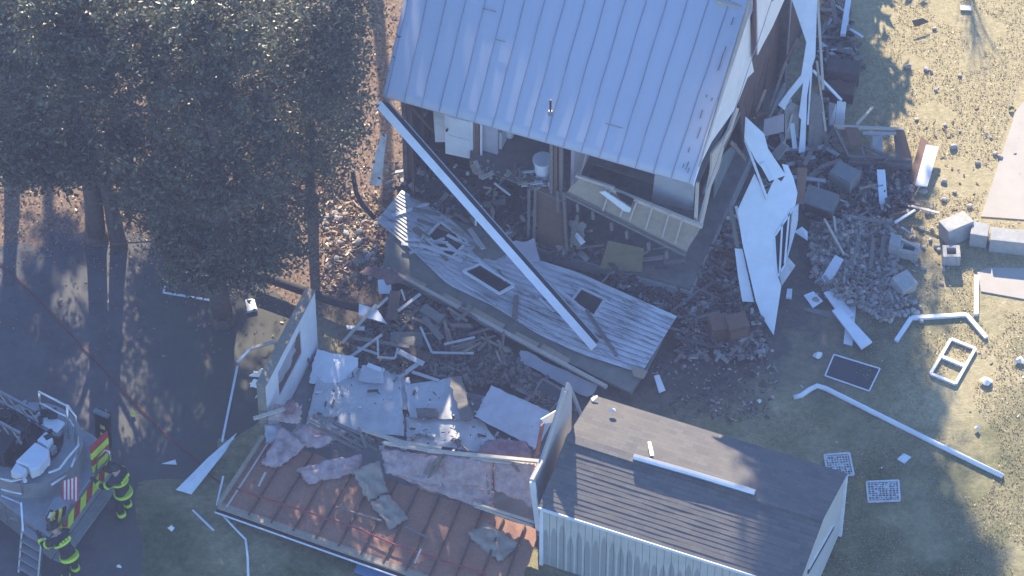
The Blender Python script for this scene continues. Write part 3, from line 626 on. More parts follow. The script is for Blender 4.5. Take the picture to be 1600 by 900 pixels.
# concrete pieces
def cblock(label, px, py, z, sx, sy, sz, yaw, tilt=0, hole=0, grp=None):
    return crate('concrete_block', label, 'concrete block', px, py, z, sx, sy, sz, yaw, block, tilt=tilt, hollow=hole)
cblock('big sunlit concrete block tipped at the start of the block row by the path', 1494, 370, .0, .85, .55, .6, rad(28), tilt=-.15)
cblock('sunlit concrete block in the middle of the block row by the path', 1529, 377, .0, .5, .5, .55, rad(-12))
cblock('long sunlit concrete block at the right end of the block row', 1574, 387, .0, 1.05, .5, .55, rad(-8))
cblock('hollow square concrete flue block on the dirt below the block row', 1485, 407, .0, .5, .45, .42, rad(0), hole=.24)
cblock('hollow concrete block broken open beside the rubble heap', 1419, 398, .1, .6, .4, .35, rad(-14), hole=.22)
cblock('concrete block standing on end behind the broken hollow block', 1397, 392, .1, .3, .4, .5, rad(-14))
cblock('grey concrete block tipped up below the hollow block on the heap', 1409, 452, .05, .55, .55, .5, rad(35), tilt=.2)
slab('timber_end', [(1404, 456, .3), (1412, 450, .3), (1404, 472, .05), (1397, 466, .05)], lumber_pale, 'pale timber end under the tipped grey block', 'timber', th=.08)
# boards on the right heap
for i, (a, lab) in enumerate([((1288, 342, .6, 1319, 398, .35), 'thin lath slanting down over the left of the rubble heap'),
    ((1303, 338, .5, 1306, 362, .4), 'short pale lath at the top of the rubble heap'),
    ((1316, 337, .45, 1388, 348, .45), 'long grey board along the top of the rubble heap'),
    ((1391, 365, .5, 1434, 386, .5), 'pale stick lying across the hollow concrete block'),
    ((1398, 348, .4, 1430, 328, .4), 'white stick slanting right above the hollow block'),
    ((1389, 338, .35, 1416, 330, .4), 'thin reddish stick behind the slanting white stick'),
    ((1424, 322, .3, 1468, 333, .35), 'tan stick reaching to the big tipped concrete block'),
    ((1376, 498, .12, 1436, 462, .12), 'grey stick lying at the lower right of the rubble heap'),
    ((1408, 355, .3, 1425, 366, .3), 'short grey stick above the hollow concrete block'),
    ((1365, 372, .3, 1360, 420, .2), 'grey batten lying down the middle of the rubble heap'),
    ((1380, 370, .3, 1378, 405, .2), 'second grey batten lying down the rubble heap beside the upright block'),
    ((1342, 380, .3, 1324, 420, .2), 'dark grey batten slanting left on the rubble heap'),
    ((1350, 250, .5, 1410, 262, .4), 'thin dark stick under the front rail of the dresser frame'),
    ((1343, 295, .3, 1372, 288, .3), 'short tan stick below the ribbed metal cabinet')]):
    plank('stick', a, [lumber_pale, lumber_pale, lumber_grey, lumber_pale, white, brown_lt, lumber_pale, lumber_grey, grey_panel, lumber_grey, lumber_grey, lumber_grey, brown, lumber][i], lab, 'stick', .11 if i in (2, 9, 10, 11) else .07, .04)
# window sash, screens, downspout, trims on the lawn
def frame(name, label, pts, mat, w_, h_, z=.05, mid=None, pane=None):
    a = Q(pts, z); c = sum(a, V3(0, 0, 0))/len(a); root = thing(name, label, 'frame', V3(c.x, c.y, 0)); t = MB()
    for i in range(4): t.beam(a[i], a[(i+1) % 4], w_, h_)
    t.build('frame', mat, root)
    if mid: t = MB(); t.beam(P(*mid[0]), P(*mid[1]), w_*1.2, h_*1.1); t.build('meeting_rail', mat, root)
    if pane: t = MB(); t.poly([c+(p-c)*.97-V3(0, 0, .01) for p in a], .006); t.build('pane', pane, root)
    return root
frame('loose_window', 'white double sash window frame lying on the lawn without glass', [(1486, 530), (1524, 545), (1493, 600), (1454, 584)], white_clean, .08, .07, .06, ((1470, 557, .07), (1508, 573, .07)))
m_scr = NT('screen_mesh'); m_scr.set((.05, .055, .06), .8); screen_mesh = m_scr.m
frame('insect_screen', 'dark window screen with thin white frame lying on the shaded grass', [(1303, 554), (1375, 576), (1358, 611), (1289, 587)], white, .035, .03, .04, None, screen_mesh)
frame('insect_screen', 'pale empty screen frame lying on the driveway under the trees', [(268, 421), (331, 433), (328, 469), (255, 457)], white, .05, .04, .05)
frame('loose_window', 'dark sash frame leaning between the fallen sheets and the spiky gable wall', [(848, 592, .7), (885, 613, .7), (858, 645, .3), (829, 624, .3)], lumber_grey, .06, .05, .5, None, glass_dark)
t = MB(); t.tube([P(1240, 621, .06), P(1252, 618, .06), P(1266, 608, .07), P(1277, 603, .08), P(1290, 607, .08), P(1320, 622, .07), P(1440, 682, .06), P(1567, 744, .06)], .075, 10)
solo(t, 'downspout', white_clean, 'long white downspout with bent end lying across the lawn', 'downspout', smooth=True)
t = MB()
pp = [P(1400, 533, .05), P(1424, 497, .06), P(1510, 492, .06), P(1541, 528, .05)]
for i in range(3): t.beam(pp[i], pp[i+1], .12, .09)
solo(t, 'gutter_trim', white_clean, 'white bent trim in three straight runs lying on the lawn edge', 'trim')
t = MB(); t.beam(P(1526, 432, .06), P(1525, 492, .06), .13, .12); solo(t, 'white_post', white_clean, 'short sunlit white post lying at the lower path slab corner', 'post')
def rack(label, pts, seed):
    a = Q(pts, .06); t = MB(); r = random.Random(seed)
    for i in range(4): t.beam(a[i], a[(i+1) % 4], .05, .04)
    for k in range(1, 9):
        f = k/9; t.tube([a[0].lerp(a[3], f)+V3(0, 0, r.uniform(0, .03)), a[1].lerp(a[2], f)], .012, 5); t.tube([a[0].lerp(a[1], f), a[3].lerp(a[2], f)+V3(0, 0, r.uniform(0, .03))], .012, 5)
    for k in range(40):
        p = a[0].lerp(a[1], r.random()).lerp(a[3].lerp(a[2], r.random()), r.random()); t.box(p, V3(r.uniform(.015, .04), 0, 0), V3(0, r.uniform(.015, .04), 0), V3(0, 0, .012))
    solo(t, 'wire_rack', white_worn, label, 'wire rack')
rack('white wire rack lying on the grass right of the shed corner', [(1354, 753), (1404, 751), (1406, 782), (1357, 784)], 1)
rack('white wire rack half hidden behind the far corner of the shed roof', [(1288, 711), (1327, 708), (1334, 742), (1294, 745)], 2)
slab('white_card', [(1402, 717), (1412, 708), (1424, 714), (1413, 724)], white_clean, 'small white card lying on the grass below the downspout', 'card', z=.03)
def scrap(name, px, py, s, mat, label, cat='scrap', seed=0, z=.05):
    r = random.Random(seed); c = P(px, py, z); k = 9; t = MB()
    pts = [c+V3(math.cos(2*math.pi*i/k)*s*r.uniform(.5, 1.1), math.sin(2*math.pi*i/k)*s*r.uniform(.4, .8), r.uniform(-.02, .08)) for i in range(k)]
    t.add(pts+[c+V3(0, 0, .12)], [(i, (i+1) % k, k) for i in range(k)]+[tuple(range(k))[::-1]]); solo(t, name, mat, label, cat)
scrap('white_rag', 1542, 597, .24, cloth, 'sunlit crumpled white rag on the lawn right of the sash frame', 'rag', 3)
scrap('white_rag', 1594, 564, .2, cloth, 'crumpled white rag at the right edge of the lawn', 'rag', 4)
scrap('white_rag', 1277, 556, .16, cloth, 'small white curl of trim above the screen on the grass', 'rag', 5)
scrap('white_rag', 1527, 670, .1, cloth, 'small white scrap on the lawn below the sash frame', 'rag', 6)
scrap('paper_scrap', 1186, 627, .12, cloth, 'torn white paper on the dirt left of the downspout bend', 'scrap', 7)
scrap('green_tuft', 1580, 170, .14, M('green_weed', (.05, .12, .05), .9, .3, 8), 'small green weed by the sunlit path edge', 'weed', 8)
slab('white_scrap', [(1500, 8), (1518, 9), (1518, 16), (1501, 15)], white, 'sunlit white slat on the lawn near the top edge', 'slat', z=.08)
slab('foam_piece', [(1022, 587, .3), (1030, 585, .3), (1040, 610, .1), (1030, 614, .1)], white, 'white twisted scrap between the fallen wall tip and the shed', 'scrap')
slab('brown_tile', [(1425, 32, .3), (1442, 28, .3), (1452, 34, .2), (1430, 42, .2)], brown_lt, 'sunlit tan board scrap at the edge of the house shadow', 'scrap')
# ------------------------------------------------------------------ collapsed addition in front
A0, B0, Cc = P(421, 693, 0), P(844, 836, 0), P(497, 545, 0)
AU = (B0-A0).normalized(); AV = V3(-AU.y, AU.x, 0)
add = thing('collapsed_addition', 'roofless one storey addition with pink insulation and drywall littered floor', 'building', (A0+B0)/2+AV*1.5)
def AP(u, v, z): return A0+AU*u+AV*v+V3(0, 0, z)
AL = (B0-A0).length; AD = (Cc-A0).length
t = MB(); t.poly(Q([(421, 693), (497, 545), (640, 590), (760, 620), (905, 690), (844, 836)], .1), .12, V3(0, 0, 1)); t.build('floor', M('addition_floor', (.2, .19, .18), .9, .2, 2, .3, dirt=.5), add)
ld = (Cc-A0).normalized(); ln = V3(ld.y, -ld.x, 0)
if ln.x < 0: ln = -ln
def lp(px, py): q = PP(px, py, A0, ln); return (q-A0).dot(ld), q.z
def LW(s, z, o=0.0): return A0+ld*s+V3(0, 0, z)-ln*o
s1 = AD; zt = 2.5
hs0, hz1 = lp(434, 578); hs1, hz0 = lp(472, 553)
hs0, hs1 = sorted((hs0, hs1)); a_ = [lp(468, 522)[1], lp(434, 578)[1], lp(472, 553)[1], lp(437, 619)[1]]; hz1 = (a_[0]+a_[1])/2; hz0 = (a_[2]+a_[3])/2
t = MB(); wm = .13
def lbox(sa, sb, za, zb, o0=0, o1=.24): t.box(LW((sa+sb)/2, (za+zb)/2, (o0+o1)/2), ld*(sb-sa)/2, ln*(o1-o0)/2, V3(0, 0, (zb-za)/2))
lbox(0, hs0, .05, zt); lbox(hs1, s1, .05, zt); lbox(hs0, hs1, .05, hz0); lbox(hs0, hs1, hz1, zt)
lw = t.build('left_wall', white, add)
t = MB(); lbox(-.02, s1+.02, zt+.002, zt+.06, -.01, .27); lbox(-.05, -.003, .05, zt, 0, .24); t.build('wall_edge', M_wood('dirty_plate', (.27, .23, .17), .35, .5), lw)
t = MB(); lbox(hs0+.002, hs0+.05, hz0+.002, hz1-.002, .03, .2); lbox(hs1-.05, hs1-.002, hz0+.002, hz1-.002, .03, .2); lbox(hs0+.05, hs1-.05, hz0+.002, hz0+.05, .03, .2); wf = t.build('window_frame', brown_lt, lw)
t = MB(); t.sheet([LW(hs0+.1, hz0+.1, .14), LW(hs1-.1, hz0+.1, .16), LW(hs1-.15, hz1-.3, .1), LW(hs0+.15, hz1-.25, .16)], 6, 6, .02, .12, 4, .1, 4); t.build('torn_paper', grey_panel, wf)
t = MB()
for (x, y, s_) in ((404, 588, .22), (402, 604, .22), (407, 620, .15)): c = PP(x, y, A0-ln*.4, ln); t.sheet([c+V3(-s_, 0, 0), c+V3(s_*.8, 0, -.05), c+V3(s_*.7, .05, s_), c+V3(-s_*.6, .05, s_*.8)], 4, 4, .02, .12, 5, .05, int(x))
t.build('torn_wrap', cloth, lw)
# spiky right gable wall
rd = AV; rn_ = AU
def rp(px, py, o=0.0): return PP(px, py, B0+rn_*o, rn_)
t = MB(); t.poly([rp(*p) for p in ((833, 750), (850, 716), (866, 668), (880, 622), (884, 606), (887, 616), (890, 598), (894, 606), (893, 660), (891, 740), (868, 790), (845, 836))], .1); rw = t.build('gable_wall', grey_panel, add)
t = MB(); t.beam(rp(832, 752, .05), rp(850, 717, .05), .16, .06, AU); t.beam(rp(850, 716, .05), rp(883, 612, .05), .14, .05, AU); t.mi = 1; t.beam(rp(832, 754, .06), rp(843, 836, .06), .06, .16, AU); t.build('wall_edge', [lumber_pale, white], rw)
t = MB(); t.poly([rp(x, y, -.25) for x, y in ((846, 655), (872, 640), (876, 625), (868, 660), (852, 662))], .03); t.build('torn_drywall', white_clean, rw)
t = MB(); t.beam(rp(838, 712, -.3), rp(848, 662, -.3), .3, .03, AU); t.build('brick_strip', brick, rw)
t = MB(); t.beam(P(893, 610, 1.6), P(908, 648, .6), .1, .06); t.build('brace', grey_panel, rw)
# leaning front wall: plate, studs, insulation
plate = [P(600, 692, 1.6), P(668, 704, 1.9), P(842, 721, 2.25)]
t = MB(); t.beam(plate[1], plate[2], .1, .07); t.beam(P(735, 715, 2.0), P(838, 726, 2.1), .12, .05); t.beam(plate[0], P(668, 703, 1.85), .09, .07); t.build('top_plate', lumber_pale, add)
for (x0, y0, z0, x1, y1, z1) in ((757, 718, 2.0, 764, 772, 1.2), (745, 760, 1.25, 758, 742, 1.6), (800, 724, 2.1, 822, 748, 1.6), (695, 708, 1.95, 670, 747, 1.0), (690, 712, 1.9, 664, 740, 1.1)):
    t = MB(); t.beam(P(x0, y0, z0), P(x1, y1, z1), .06, .09); t.build('wall_stud', lumber_grey, add)
t = MB()
for pts in (((480, 652, 1.3), (570, 700, .9)), ((482, 662, 1.2), (566, 706, .85)), ((500, 650, 1.2), (585, 688, 1.0)), ((480, 675, 1.0), (550, 705, .7)), ((520, 660, 1.1), (590, 705, .9)), ((575, 672, 1.2), (566, 702, .8)), ((560, 668, 1.3), (572, 700, .9)), ((480, 683, .9), (530, 702, .7)), ((470, 655, 1.3), (463, 672, 1.2))): t.beam(P(*pts[0]), P(*pts[1]), .07, .05)
t.build('broken_lath', lumber_grey, add)
for p_, q_, w_ in ((P(570, 672, 1.4), P(640, 695, 1.5), .12), (P(610, 688, 1.3), P(690, 700, 1.5), .08), (P(740, 786, .9), P(835, 816, .9), .06), (P(745, 792, .85), P(832, 822, .85), .05)):
    t = MB(); t.beam(p_, q_, w_, .05); t.build('wall_plate', lumber_pale, add)
def batt(label, q, m=pink, th=.15, seed=0, nx=20, ny=14, nm='insulation_batt', cat='insulation', amp=.14, grp=None):
    t = MB(); t.sheet(Q(q), nx, ny, th, amp, 4.2, .03, seed, round_=.05); return solo(t, nm, m, label, cat, grp, smooth=True)
batt('upright pink insulation batt left of the wall stud under the sunlit plate', [(695, 752, 1.3), (768, 768, 1.3), (766, 722, 2.05), (694, 714, 1.95)], seed=1)
batt('upright pink insulation batt filling the bay beside the spiky gable wall', [(772, 768, 1.2), (832, 792, 1.1), (833, 726, 2.15), (770, 722, 2.0)], seed=2)
batt('long pink batt sagging along the foot of the insulated wall', [(612, 742, .8), (768, 803, .7), (768, 768, 1.15), (622, 708, 1.2)], seed=3, nx=24)
batt('pink batt lying out across the rafter bays left of the kraft faced batt', [(481, 754, .75), (560, 736, .8), (566, 708, 1.0), (463, 729, .85)], seed=4)
batt('pink batt drooping over the left end of the brown roof panel', [(408, 724, .85), (438, 728, .8), (479, 694, 1.0), (440, 664, 1.1)], seed=5)
batt('pale pink batt folded at the foot of the left wall', [(415, 656, 1.3), (468, 664, 1.3), (470, 634, 1.6), (428, 632, 1.6)], seed=6, amp=.12)
batt('pink batt tucked under the broken laths behind the roof panel', [(440, 690, .9), (500, 700, .9), (545, 672, 1.1), (470, 660, 1.15)], seed=7, amp=.12)
batt('dusty pink batt lying on the drywall floor behind the sunlit plate', [(742, 706, .7), (832, 716, .7), (825, 690, .6), (762, 682, .55)], seed=8, amp=.12, m=M('dusty_pink', (.3, .19, .2), 1, .3, 4, .6))
batt('pink batt lump at the middle of the insulated wall above the sagging batt', [(600, 738, .95), (690, 760, .95), (700, 715, 1.5), (596, 700, 1.3)], seed=9, amp=.15)
batt('brown kraft faced batt flap hanging over the rafters, upper half', [(575, 783, .75), (607, 767, .8), (592, 719, 1.15), (551, 735, 1.05)], kraft, .06, 10)
batt('brown kraft faced batt lying on the rafters, lower half of the fold', [(610, 826, .65), (640, 808, .68), (606, 769, .8), (577, 783, .77)], kraft, .06, 11)
batt('square kraft faced batt lying alone on the right rafter bays', [(781, 876, .62), (813, 848, .66), (757, 812, .68), (730, 834, .66)], kraft, .07, 12)
batt('grey torn batt beneath the drooping pink one at the left corner', [(414, 692, .8), (445, 690, .9), (440, 662, 1.05), (412, 662, 1.05)], grey_panel, .06, 13)
t = MB(); t.cyl(P(451, 640, 1.5), V3(.1, .02, .25), .17, .15, 12); solo(t, 'rolled_batt', M('dark_pink', (.26, .14, .15), 1, .3, 4), 'small dark pink roll standing against the left wall foot', 'insulation', smooth=True)
plank('pale_stick', (396, 654, 1.4, 466, 632, 1.7), lumber_pale, 'pale stick lying on the folded pink batt at the left wall', 'stick', .1, .06)
# drywall on the floor
def dw(label, q, m=drywall, seed=0, amp=.05, nx=14, ny=14, jag=.018):
    t = MB(); t.sheet(Q(q), nx, ny, .02, amp, 1.6, jag, seed); return solo(t, 'drywall_sheet', m, label, 'drywall')
dw('biggest pale drywall sheet with sunlit right edge on the addition floor', [(478, 664, .3), (632, 682, .42), (626, 580, .35), (500, 572, .28)], seed=1, nx=12)
dw('glossy white drywall sheet in the far left corner by the standing wall', [(482, 598, .24), (555, 600, .3), (560, 562, .4), (495, 545, .3)], white_clean, 2, .1)
dw('pale sheet under the grey cushion in the middle of the floor', [(640, 652, .3), (738, 656, .36), (702, 592, .4), (632, 600, .33)], drywall, 3)
dw('bluish speckled drywall sheet beside the spiky gable wall', [(742, 650, .45), (838, 702, .4), (868, 648, .4), (768, 602, .5)], M('speckled_drywall', (.52, .53, .55), .8, .12, 2.5, .3, dirt=.7, dcol=(.33, .33, .34)), 4)
dw('pale drywall sheet in front of the middle one reaching the sunlit plate', [(636, 690, .22), (790, 712, .24), (752, 654, .26), (634, 652, .24)], drywall, 5)
dw('small torn drywall piece at the rear edge beside the sticks', [(560, 596, .45), (600, 600, .45), (598, 574, .5), (566, 570, .5)], drywall, 6, .05, 5, 5)
dw('narrow torn drywall strip between the big sheet and the middle one', [(626, 640, .2), (642, 640, .22), (640, 590, .25), (628, 588, .25)], drywall, 7, .05, 4, 8)
t = MB(); t.sheet(Q([(722, 656, .6), (741, 654, .6), (722, 588, .75), (700, 590, .75)]), 4, 10, .04, .06, 2, .04, 8); solo(t, 'bent_board', lumber_grey, 'grey tan bent board lying between the middle and speckled drywall sheets', 'board')
t = MB(); t.sheet(Q([(652, 650, .5), (686, 652, .5), (684, 638, .55), (650, 636, .55)]), 6, 4, .06, .05, 3, .02, 9, round_=.03); solo(t, 'cushion', lumber_grey, 'small grey brown cushion lying on the middle drywall sheet', 'cushion', smooth=True)
# ------------------------------------------------------------------ flipped roof panel
fr = thing('flipped_roof', 'brown roof panel lying upside down with its rafters showing before the addition', 'roof panel', P(590, 820, 0))
R0, R1, R2, R3 = P(412, 684, .72), P(342, 790, .48), P(800, 952, .45), P(843, 828, .55)
t = MB(); t.sheet([R1, R2, R3, R0], 26, 10, .03, .03, .8, .03, 3); t.build('roof_boards', M_wood('underside_boards', (.34, .17, .105), .35, .3), fr)
rnn = (R2-R1).cross(R0-R1).normalized()
for k in range(13):
    a = (k+.35)/13
    p, q = R1.lerp(R2, a)+rnn*.05, R0.lerp(R3, a)+rnn*.05
    t = MB(); t.beam(p, q, .04, .06, rnn); t.build('rafter', brown if k else lumber_pale, fr)
t = MB(); t.beam(R1-V3(0, 0, .02), R2-V3(0, 0, .02), .2, .14); t.build('eave_board', lumber, fr)
o_ = (R1-R0).normalized()
t = MB(); t.beam(R1+o_*.14-V3(0, 0, .06), R2+o_*.14-V3(0, 0, .06), .12, .1); t.mi = 1; t.beam(R1+o_*.22-V3(0, 0, .02), R2+o_*.22-V3(0, 0, .02), .025, .05); t.build('gutter', [black, white], fr)
t = MB(); t.beam(R0+rnn*.05, R1+rnn*.05, .1, .14, rnn); t.build('rake_board', lumber, fr)
t = MB(); t.beam(P(349, 745, .5), R1-(R2-R1).normalized()*.06, .05, .08); t.build('drip_edge', white, fr)
for (a, lab) in (((525, 792, .66, 597, 814, .66), 'thin pale conduit across the rafter bays left of the kraft batt'), ((632, 822, .64, 672, 842, .64), 'thin pale conduit across the rafter bays right of the kraft batt'), ((404, 760, .7, 415, 738, .8), 'orange splinter standing in the left rafter bay'), ((648, 880, .6, 658, 858, .65), 'pale splinter standing in the front rafter bay')):
    plank('splinter', a, lumber_pale if 'conduit' not in lab else lumber_grey, lab, 'splinter', .05, .05)
t = MB(); t.tube([P(x, y, z) for x, y, z in ((371, 764, .62), (420, 780, .66), (473, 798, .66), (519, 813, .66), (557, 825, .66), (617, 851, .65), (690, 876, .62), (760, 896, .6))], .025, 6); solo(t, 'red_rope', hose_red, 'thin red rope lying across the brown rafters', 'rope', smooth=True)
t = MB(); t.tube([P(x, y, .05) for x, y in ((-40, 385), (0, 411), (30, 438), (90, 500), (180, 598), (235, 655), (270, 690), (305, 716), (322, 738), (345, 755))], .022, 6); solo(t, 'fire_hose', M('dull_red_hose', (.16, .035, .035), .9, .2, 5), 'thin red hose running over the driveway to the roof panel', 'hose', smooth=True)
t = MB(); t.tube([P(346, 802, .3), P(362, 820, .1), P(384, 843, .06), P(387, 870, .06), P(388, 905, .06)], .035, 6); solo(t, 'bent_pipe', white, 'thin white bent pipe on the grass at the roof panel corner', 'pipe', smooth=True)
plank('white_lath', (301, 797, .04, 334, 829, .04), white, 'thin white lath on the grass left of the bent pipe', 'lath', .05, .03)
slab('blue_panel', [(560, 876, .12), (655, 908, .12), (645, 925, .1), (553, 893, .1)], blueplastic, 'light blue sheet under the front edge of the brown roof panel', 'sheet')
t = MB(); t.poly(Q([(275, 765, .08), (325, 715, .3), (370, 676, .45), (352, 705, .35), (299, 772, .05)]), .03); t.beam(P(291, 756, .14), P(365, 684, .46), .06, .03); solo(t, 'siding_wedge', white_clean, 'pointed white siding wedge lying beside the red hose', 'siding')
plank('white_strip', (371, 572, .4, 347, 690, .35), white, 'long thin white strip above the white siding wedge', 'strip', .06, .04)
plank('bent_strip', (371, 566, .2, 392, 545, .4), white, 'short pale strip end at the left wall, lower half of the bend', 'strip', .08, .05)
plank('bent_strip', (391, 545, .4, 432, 533, .6), lumber_pale, 'tan strip lying against the left wall, upper half of the bend', 'strip', .1, .06)
slab('white_chip', [(253, 724), (274, 718), (276, 725)], white, 'small white wedge on the driveway left of the siding wedge', 'chip', z=.04)
scrap('yellow_cone_bag', 208, 646, .09, lime, 'tiny yellow object on the dark driveway', 'object', 11)
scrap('white_rag', 268, 826, .12, cloth, 'small white rag on the grass right of the firefighters', 'rag', 12)
scrap('white_rag', 186, 886, .09, cloth, 'tiny pale rag on the grass near the bottom firefighter', 'rag', 13)
scrap('pink_scrap', 383, 458, .12, M('pink_cloth', (.5, .16, .2), .8), 'small pink scrap on the ground by the left wall', 'scrap', 14)
slab('white_box', [(383, 468, .1), (397, 466, .1), (402, 483, .1), (386, 486, .1)], white, 'small white board beside the pink scrap', 'board', th=.08)
# dark pole and branch
t = MB(); t.tube([P(400, 428, .35), P(450, 446, .35), P(520, 470, .4), P(600, 492, .5)], .14, 10); solo(t, 'utility_pole', M('tarred_wood', (.035, .032, .03), .9, .2, 4), 'dark fallen timber pole lying behind the left wall', 'pole', smooth=True)
t = MB(); t.tube([P(551, 268, 1.6), P(556, 300, 1.1), P(566, 320, .8), P(586, 342, .5)], .07, 8); solo(t, 'black_pipe', black, 'curved black pipe beside the front left corner of the house', 'pipe', smooth=True)
# ------------------------------------------------------------------ sticks and scraps between the addition and the fallen wall
mid = [((535, 536, .3, 588, 476, .7), .09, lumber_pale, 'white stick slanting up beside the sunlit litter, longest on the left'),
 ((622, 486, .7, 657, 459, .9), .08, white, 'white stick slanting to the lumber edge of the fallen wall'),
 ((587, 483, .6, 606, 465, .7), .07, white, 'short white stick above the pale board end of the dark pole'),
 ((547, 558, .4, 597, 523, .6), .08, white, 'white stick slanting behind the small window frame'),
 ((551, 528, .5, 640, 542, .6), .12, lumber_grey, 'long grey board across the sticks behind the drywall floor'),
 ((558, 543, .45, 590, 553, .5), .06, white, 'thin white bar left of the small window frame'),
 ((591, 558, .55, 590, 528, .7), .06, white, 'left upright of the small white broken frame'),
 ((589, 558, .55, 617, 560, .55), .07, white, 'lower bar of the small white broken frame'),
 ((617, 560, .55, 622, 544, .65), .06, white, 'right upright of the small white broken frame'),
 ((623, 549, .7, 662, 569, .6), .16, white, 'white trim board slanting down right of the small frame'),
 ((622, 590, .4, 655, 567, .6), .12, white, 'white trim board meeting the slanting one at a corner'),
 ((644, 581, .45, 686, 595, .4), .09, white, 'white board at the rear edge of the drywall floor'),
 ((574, 570, .5, 600, 580, .45), .14, white_clean, 'bright white board end behind the biggest drywall sheet'),
 ((657, 511, .6, 675, 551, .5), .06, white, 'thin white bent rail above the rubble, upper part'),
 ((675, 551, .5, 740, 552, .5), .06, white, 'thin white bent rail above the rubble, lower part'),
 ((694, 538, .55, 742, 527, .6), .06, white, 'thin white bar above the chip pile'),
 ((706, 543, .5, 742, 534, .55), .06, lumber_grey, 'thin grey bar below the white bar over the chip pile'),
 ((662, 496, .7, 690, 530, .6), .18, lumber_grey, 'wide grey board under the lumber edge of the fallen wall'),
 ((627, 452, .8, 633, 470, .6), .05, white, 'very short white bar under the corner of the fallen wall'),
 ((640, 545, .5, 672, 562, .5), .26, brown, 'brown board lying right of the grey board across the sticks'),
 ((618, 455, .7, 612, 500, .5), .3, brown_lt, 'brown board standing by the left corner of the fallen wall'),
 ((660, 480, .7, 690, 500, .6), .3, olive, 'olive board under the left edge of the fallen wall'),
 ((610, 530, .35, 660, 530, .35), .5, olive, 'wide olive sheet under the middle sticks'),
 ((806, 607, .4, 832, 620, .4), .1, lumber_grey, 'grey bar at the upper left of the dark leaning sash'),
 ((715, 500, .6, 740, 480, .7), .1, lumber_grey, 'grey board stub under the lumber edge'),
 ((560, 575, .4, 545, 590, .4), .1, white, 'short white stub in the rear corner of the floor')]
stick_white = M('dusty_white_stick', (.5, .49, .47), .7, .15, 3, .2, dirt=.3)
for a, w_, m, lab in mid:
    m = stick_white if m == white else m; plank('board' if w_ > .1 else 'stick', a, m, lab, 'board' if w_ > .1 else 'stick', w_, .04)
slab('siding_scrap', [(561, 474, .6), (590, 484, .65), (604, 505, .6), (560, 492, .55)], white, 'pale panel at the end of the dark fallen pole', 'panel', th=.05)
slab('siding_scrap', [(590, 437, .5), (611, 436, .55), (611, 459, .35), (592, 459, .3)], white, 'square white panel below the left corner of the fallen wall', 'panel', th=.04)
slab('siding_scrap', [(541, 508, .3), (570, 510, .35), (569, 516, .3), (542, 514, .3)], white, 'small white panel on the long slanting stick', 'panel', th=.04)
t = MB(); t.sheet(Q([(562, 430, .5), (632, 448, .55), (622, 418, .7), (575, 415, .6)]), 8, 5, .03, .12, 2, .08, 5); solo(t, 'brick_heap', M('brick_dust', (.24, .14, .12), .95, .3, 5, .6), 'reddish brick dust sheet at the left corner of the fallen wall', 'debris')
# rubble too fine to count
def rubble(name, poly_px, n, s0, s1, mats, zbase, zamp, seed, slabby=.4):
    r = random.Random(seed); t = MB()
    xs = [p[0] for p in poly_px]; ys = [p[1] for p in poly_px]
    def inside(x, y):
        c = False; j = len(poly_px)-1
        for i in range(len(poly_px)):
            xi, yi = poly_px[i]; xj, yj = poly_px[j]
            if (yi > y) != (yj > y) and x < (xj-xi)*(y-yi)/(yj-yi)+xi: c = not c
            j = i
        return c
    k = 0
    while k < n:
        x, y = r.uniform(min(xs), max(xs)), r.uniform(min(ys), max(ys))
        if not inside(x, y): continue
        k += 1; s = r.uniform(s0, s1)*r.choice((.58, .64, 1, 1)); h = zbase+zamp*(noise.noise(V3(x*.02, y*.025, seed))+.4)
        E = Matrix.Rotation(r.uniform(0, 6.3), 3, 'Z')@Matrix.Rotation(r.gauss(0, .5), 3, 'X')@Matrix.Rotation(r.gauss(0, .5), 3, 'Y')
        t.mi = r.randrange(len(mats)); L_ = r.choice((1, 1, 1.6, 3.2))
        t.box(P(x, y, max(.01, h*r.uniform(.3, 1))), E@V3(s*L_/2, 0, 0), E@V3(0, s*.35, 0), E@V3(0, 0, s*slabby*.4))
    return structure(t.build(name, mats), 'stuff')
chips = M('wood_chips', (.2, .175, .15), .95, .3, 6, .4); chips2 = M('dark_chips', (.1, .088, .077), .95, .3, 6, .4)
rubble('debris_chips', [(650, 530), (700, 515), (790, 540), (830, 580), (905, 640), (860, 640), (800, 600), (740, 600), (690, 590), (650, 560)], 2600, .05, .16, [chips, chips2, chips2, chips], .15, .35, 3)
rubble('debris_chips', [(535, 545), (590, 480), (640, 450), (760, 520), (700, 540), (640, 585), (560, 575)], 1300, .05, .18, [chips2, chips, lumber_grey, brown, chips], .1, .35, 5)
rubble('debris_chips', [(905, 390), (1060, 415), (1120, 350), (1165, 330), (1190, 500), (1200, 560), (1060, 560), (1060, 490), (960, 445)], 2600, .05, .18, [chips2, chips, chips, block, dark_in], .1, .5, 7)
rubble('rubble_heap', [(1268, 350), (1330, 335), (1400, 345), (1400, 420), (1420, 470), (1380, 500), (1320, 470), (1275, 440), (1265, 390)], 2200, .05, .15, [stone, chips, block, chips, stone], .05, .42, 9, .9)
rubble('debris_chips', [(1190, 170), (1290, 150), (1310, 240), (1420, 260), (1430, 330), (1270, 340), (1240, 260)], 1400, .05, .2, [chips2, chips, brown, stone, lumber_grey], .08, .35, 11)
rubble('debris_chips', [(1275, 0), (1320, 0), (1345, 90), (1300, 160), (1270, 110)], 300, .06, .26, [chips2, chips, lumber_grey], .08, .4, 12)
rubble('debris_chips', [(1010, 570), (1190, 540), (1220, 580), (1200, 660), (1060, 650)], 420, .03, .1, [chips2, chips, block, chips2, chips2], .02, .04, 13)
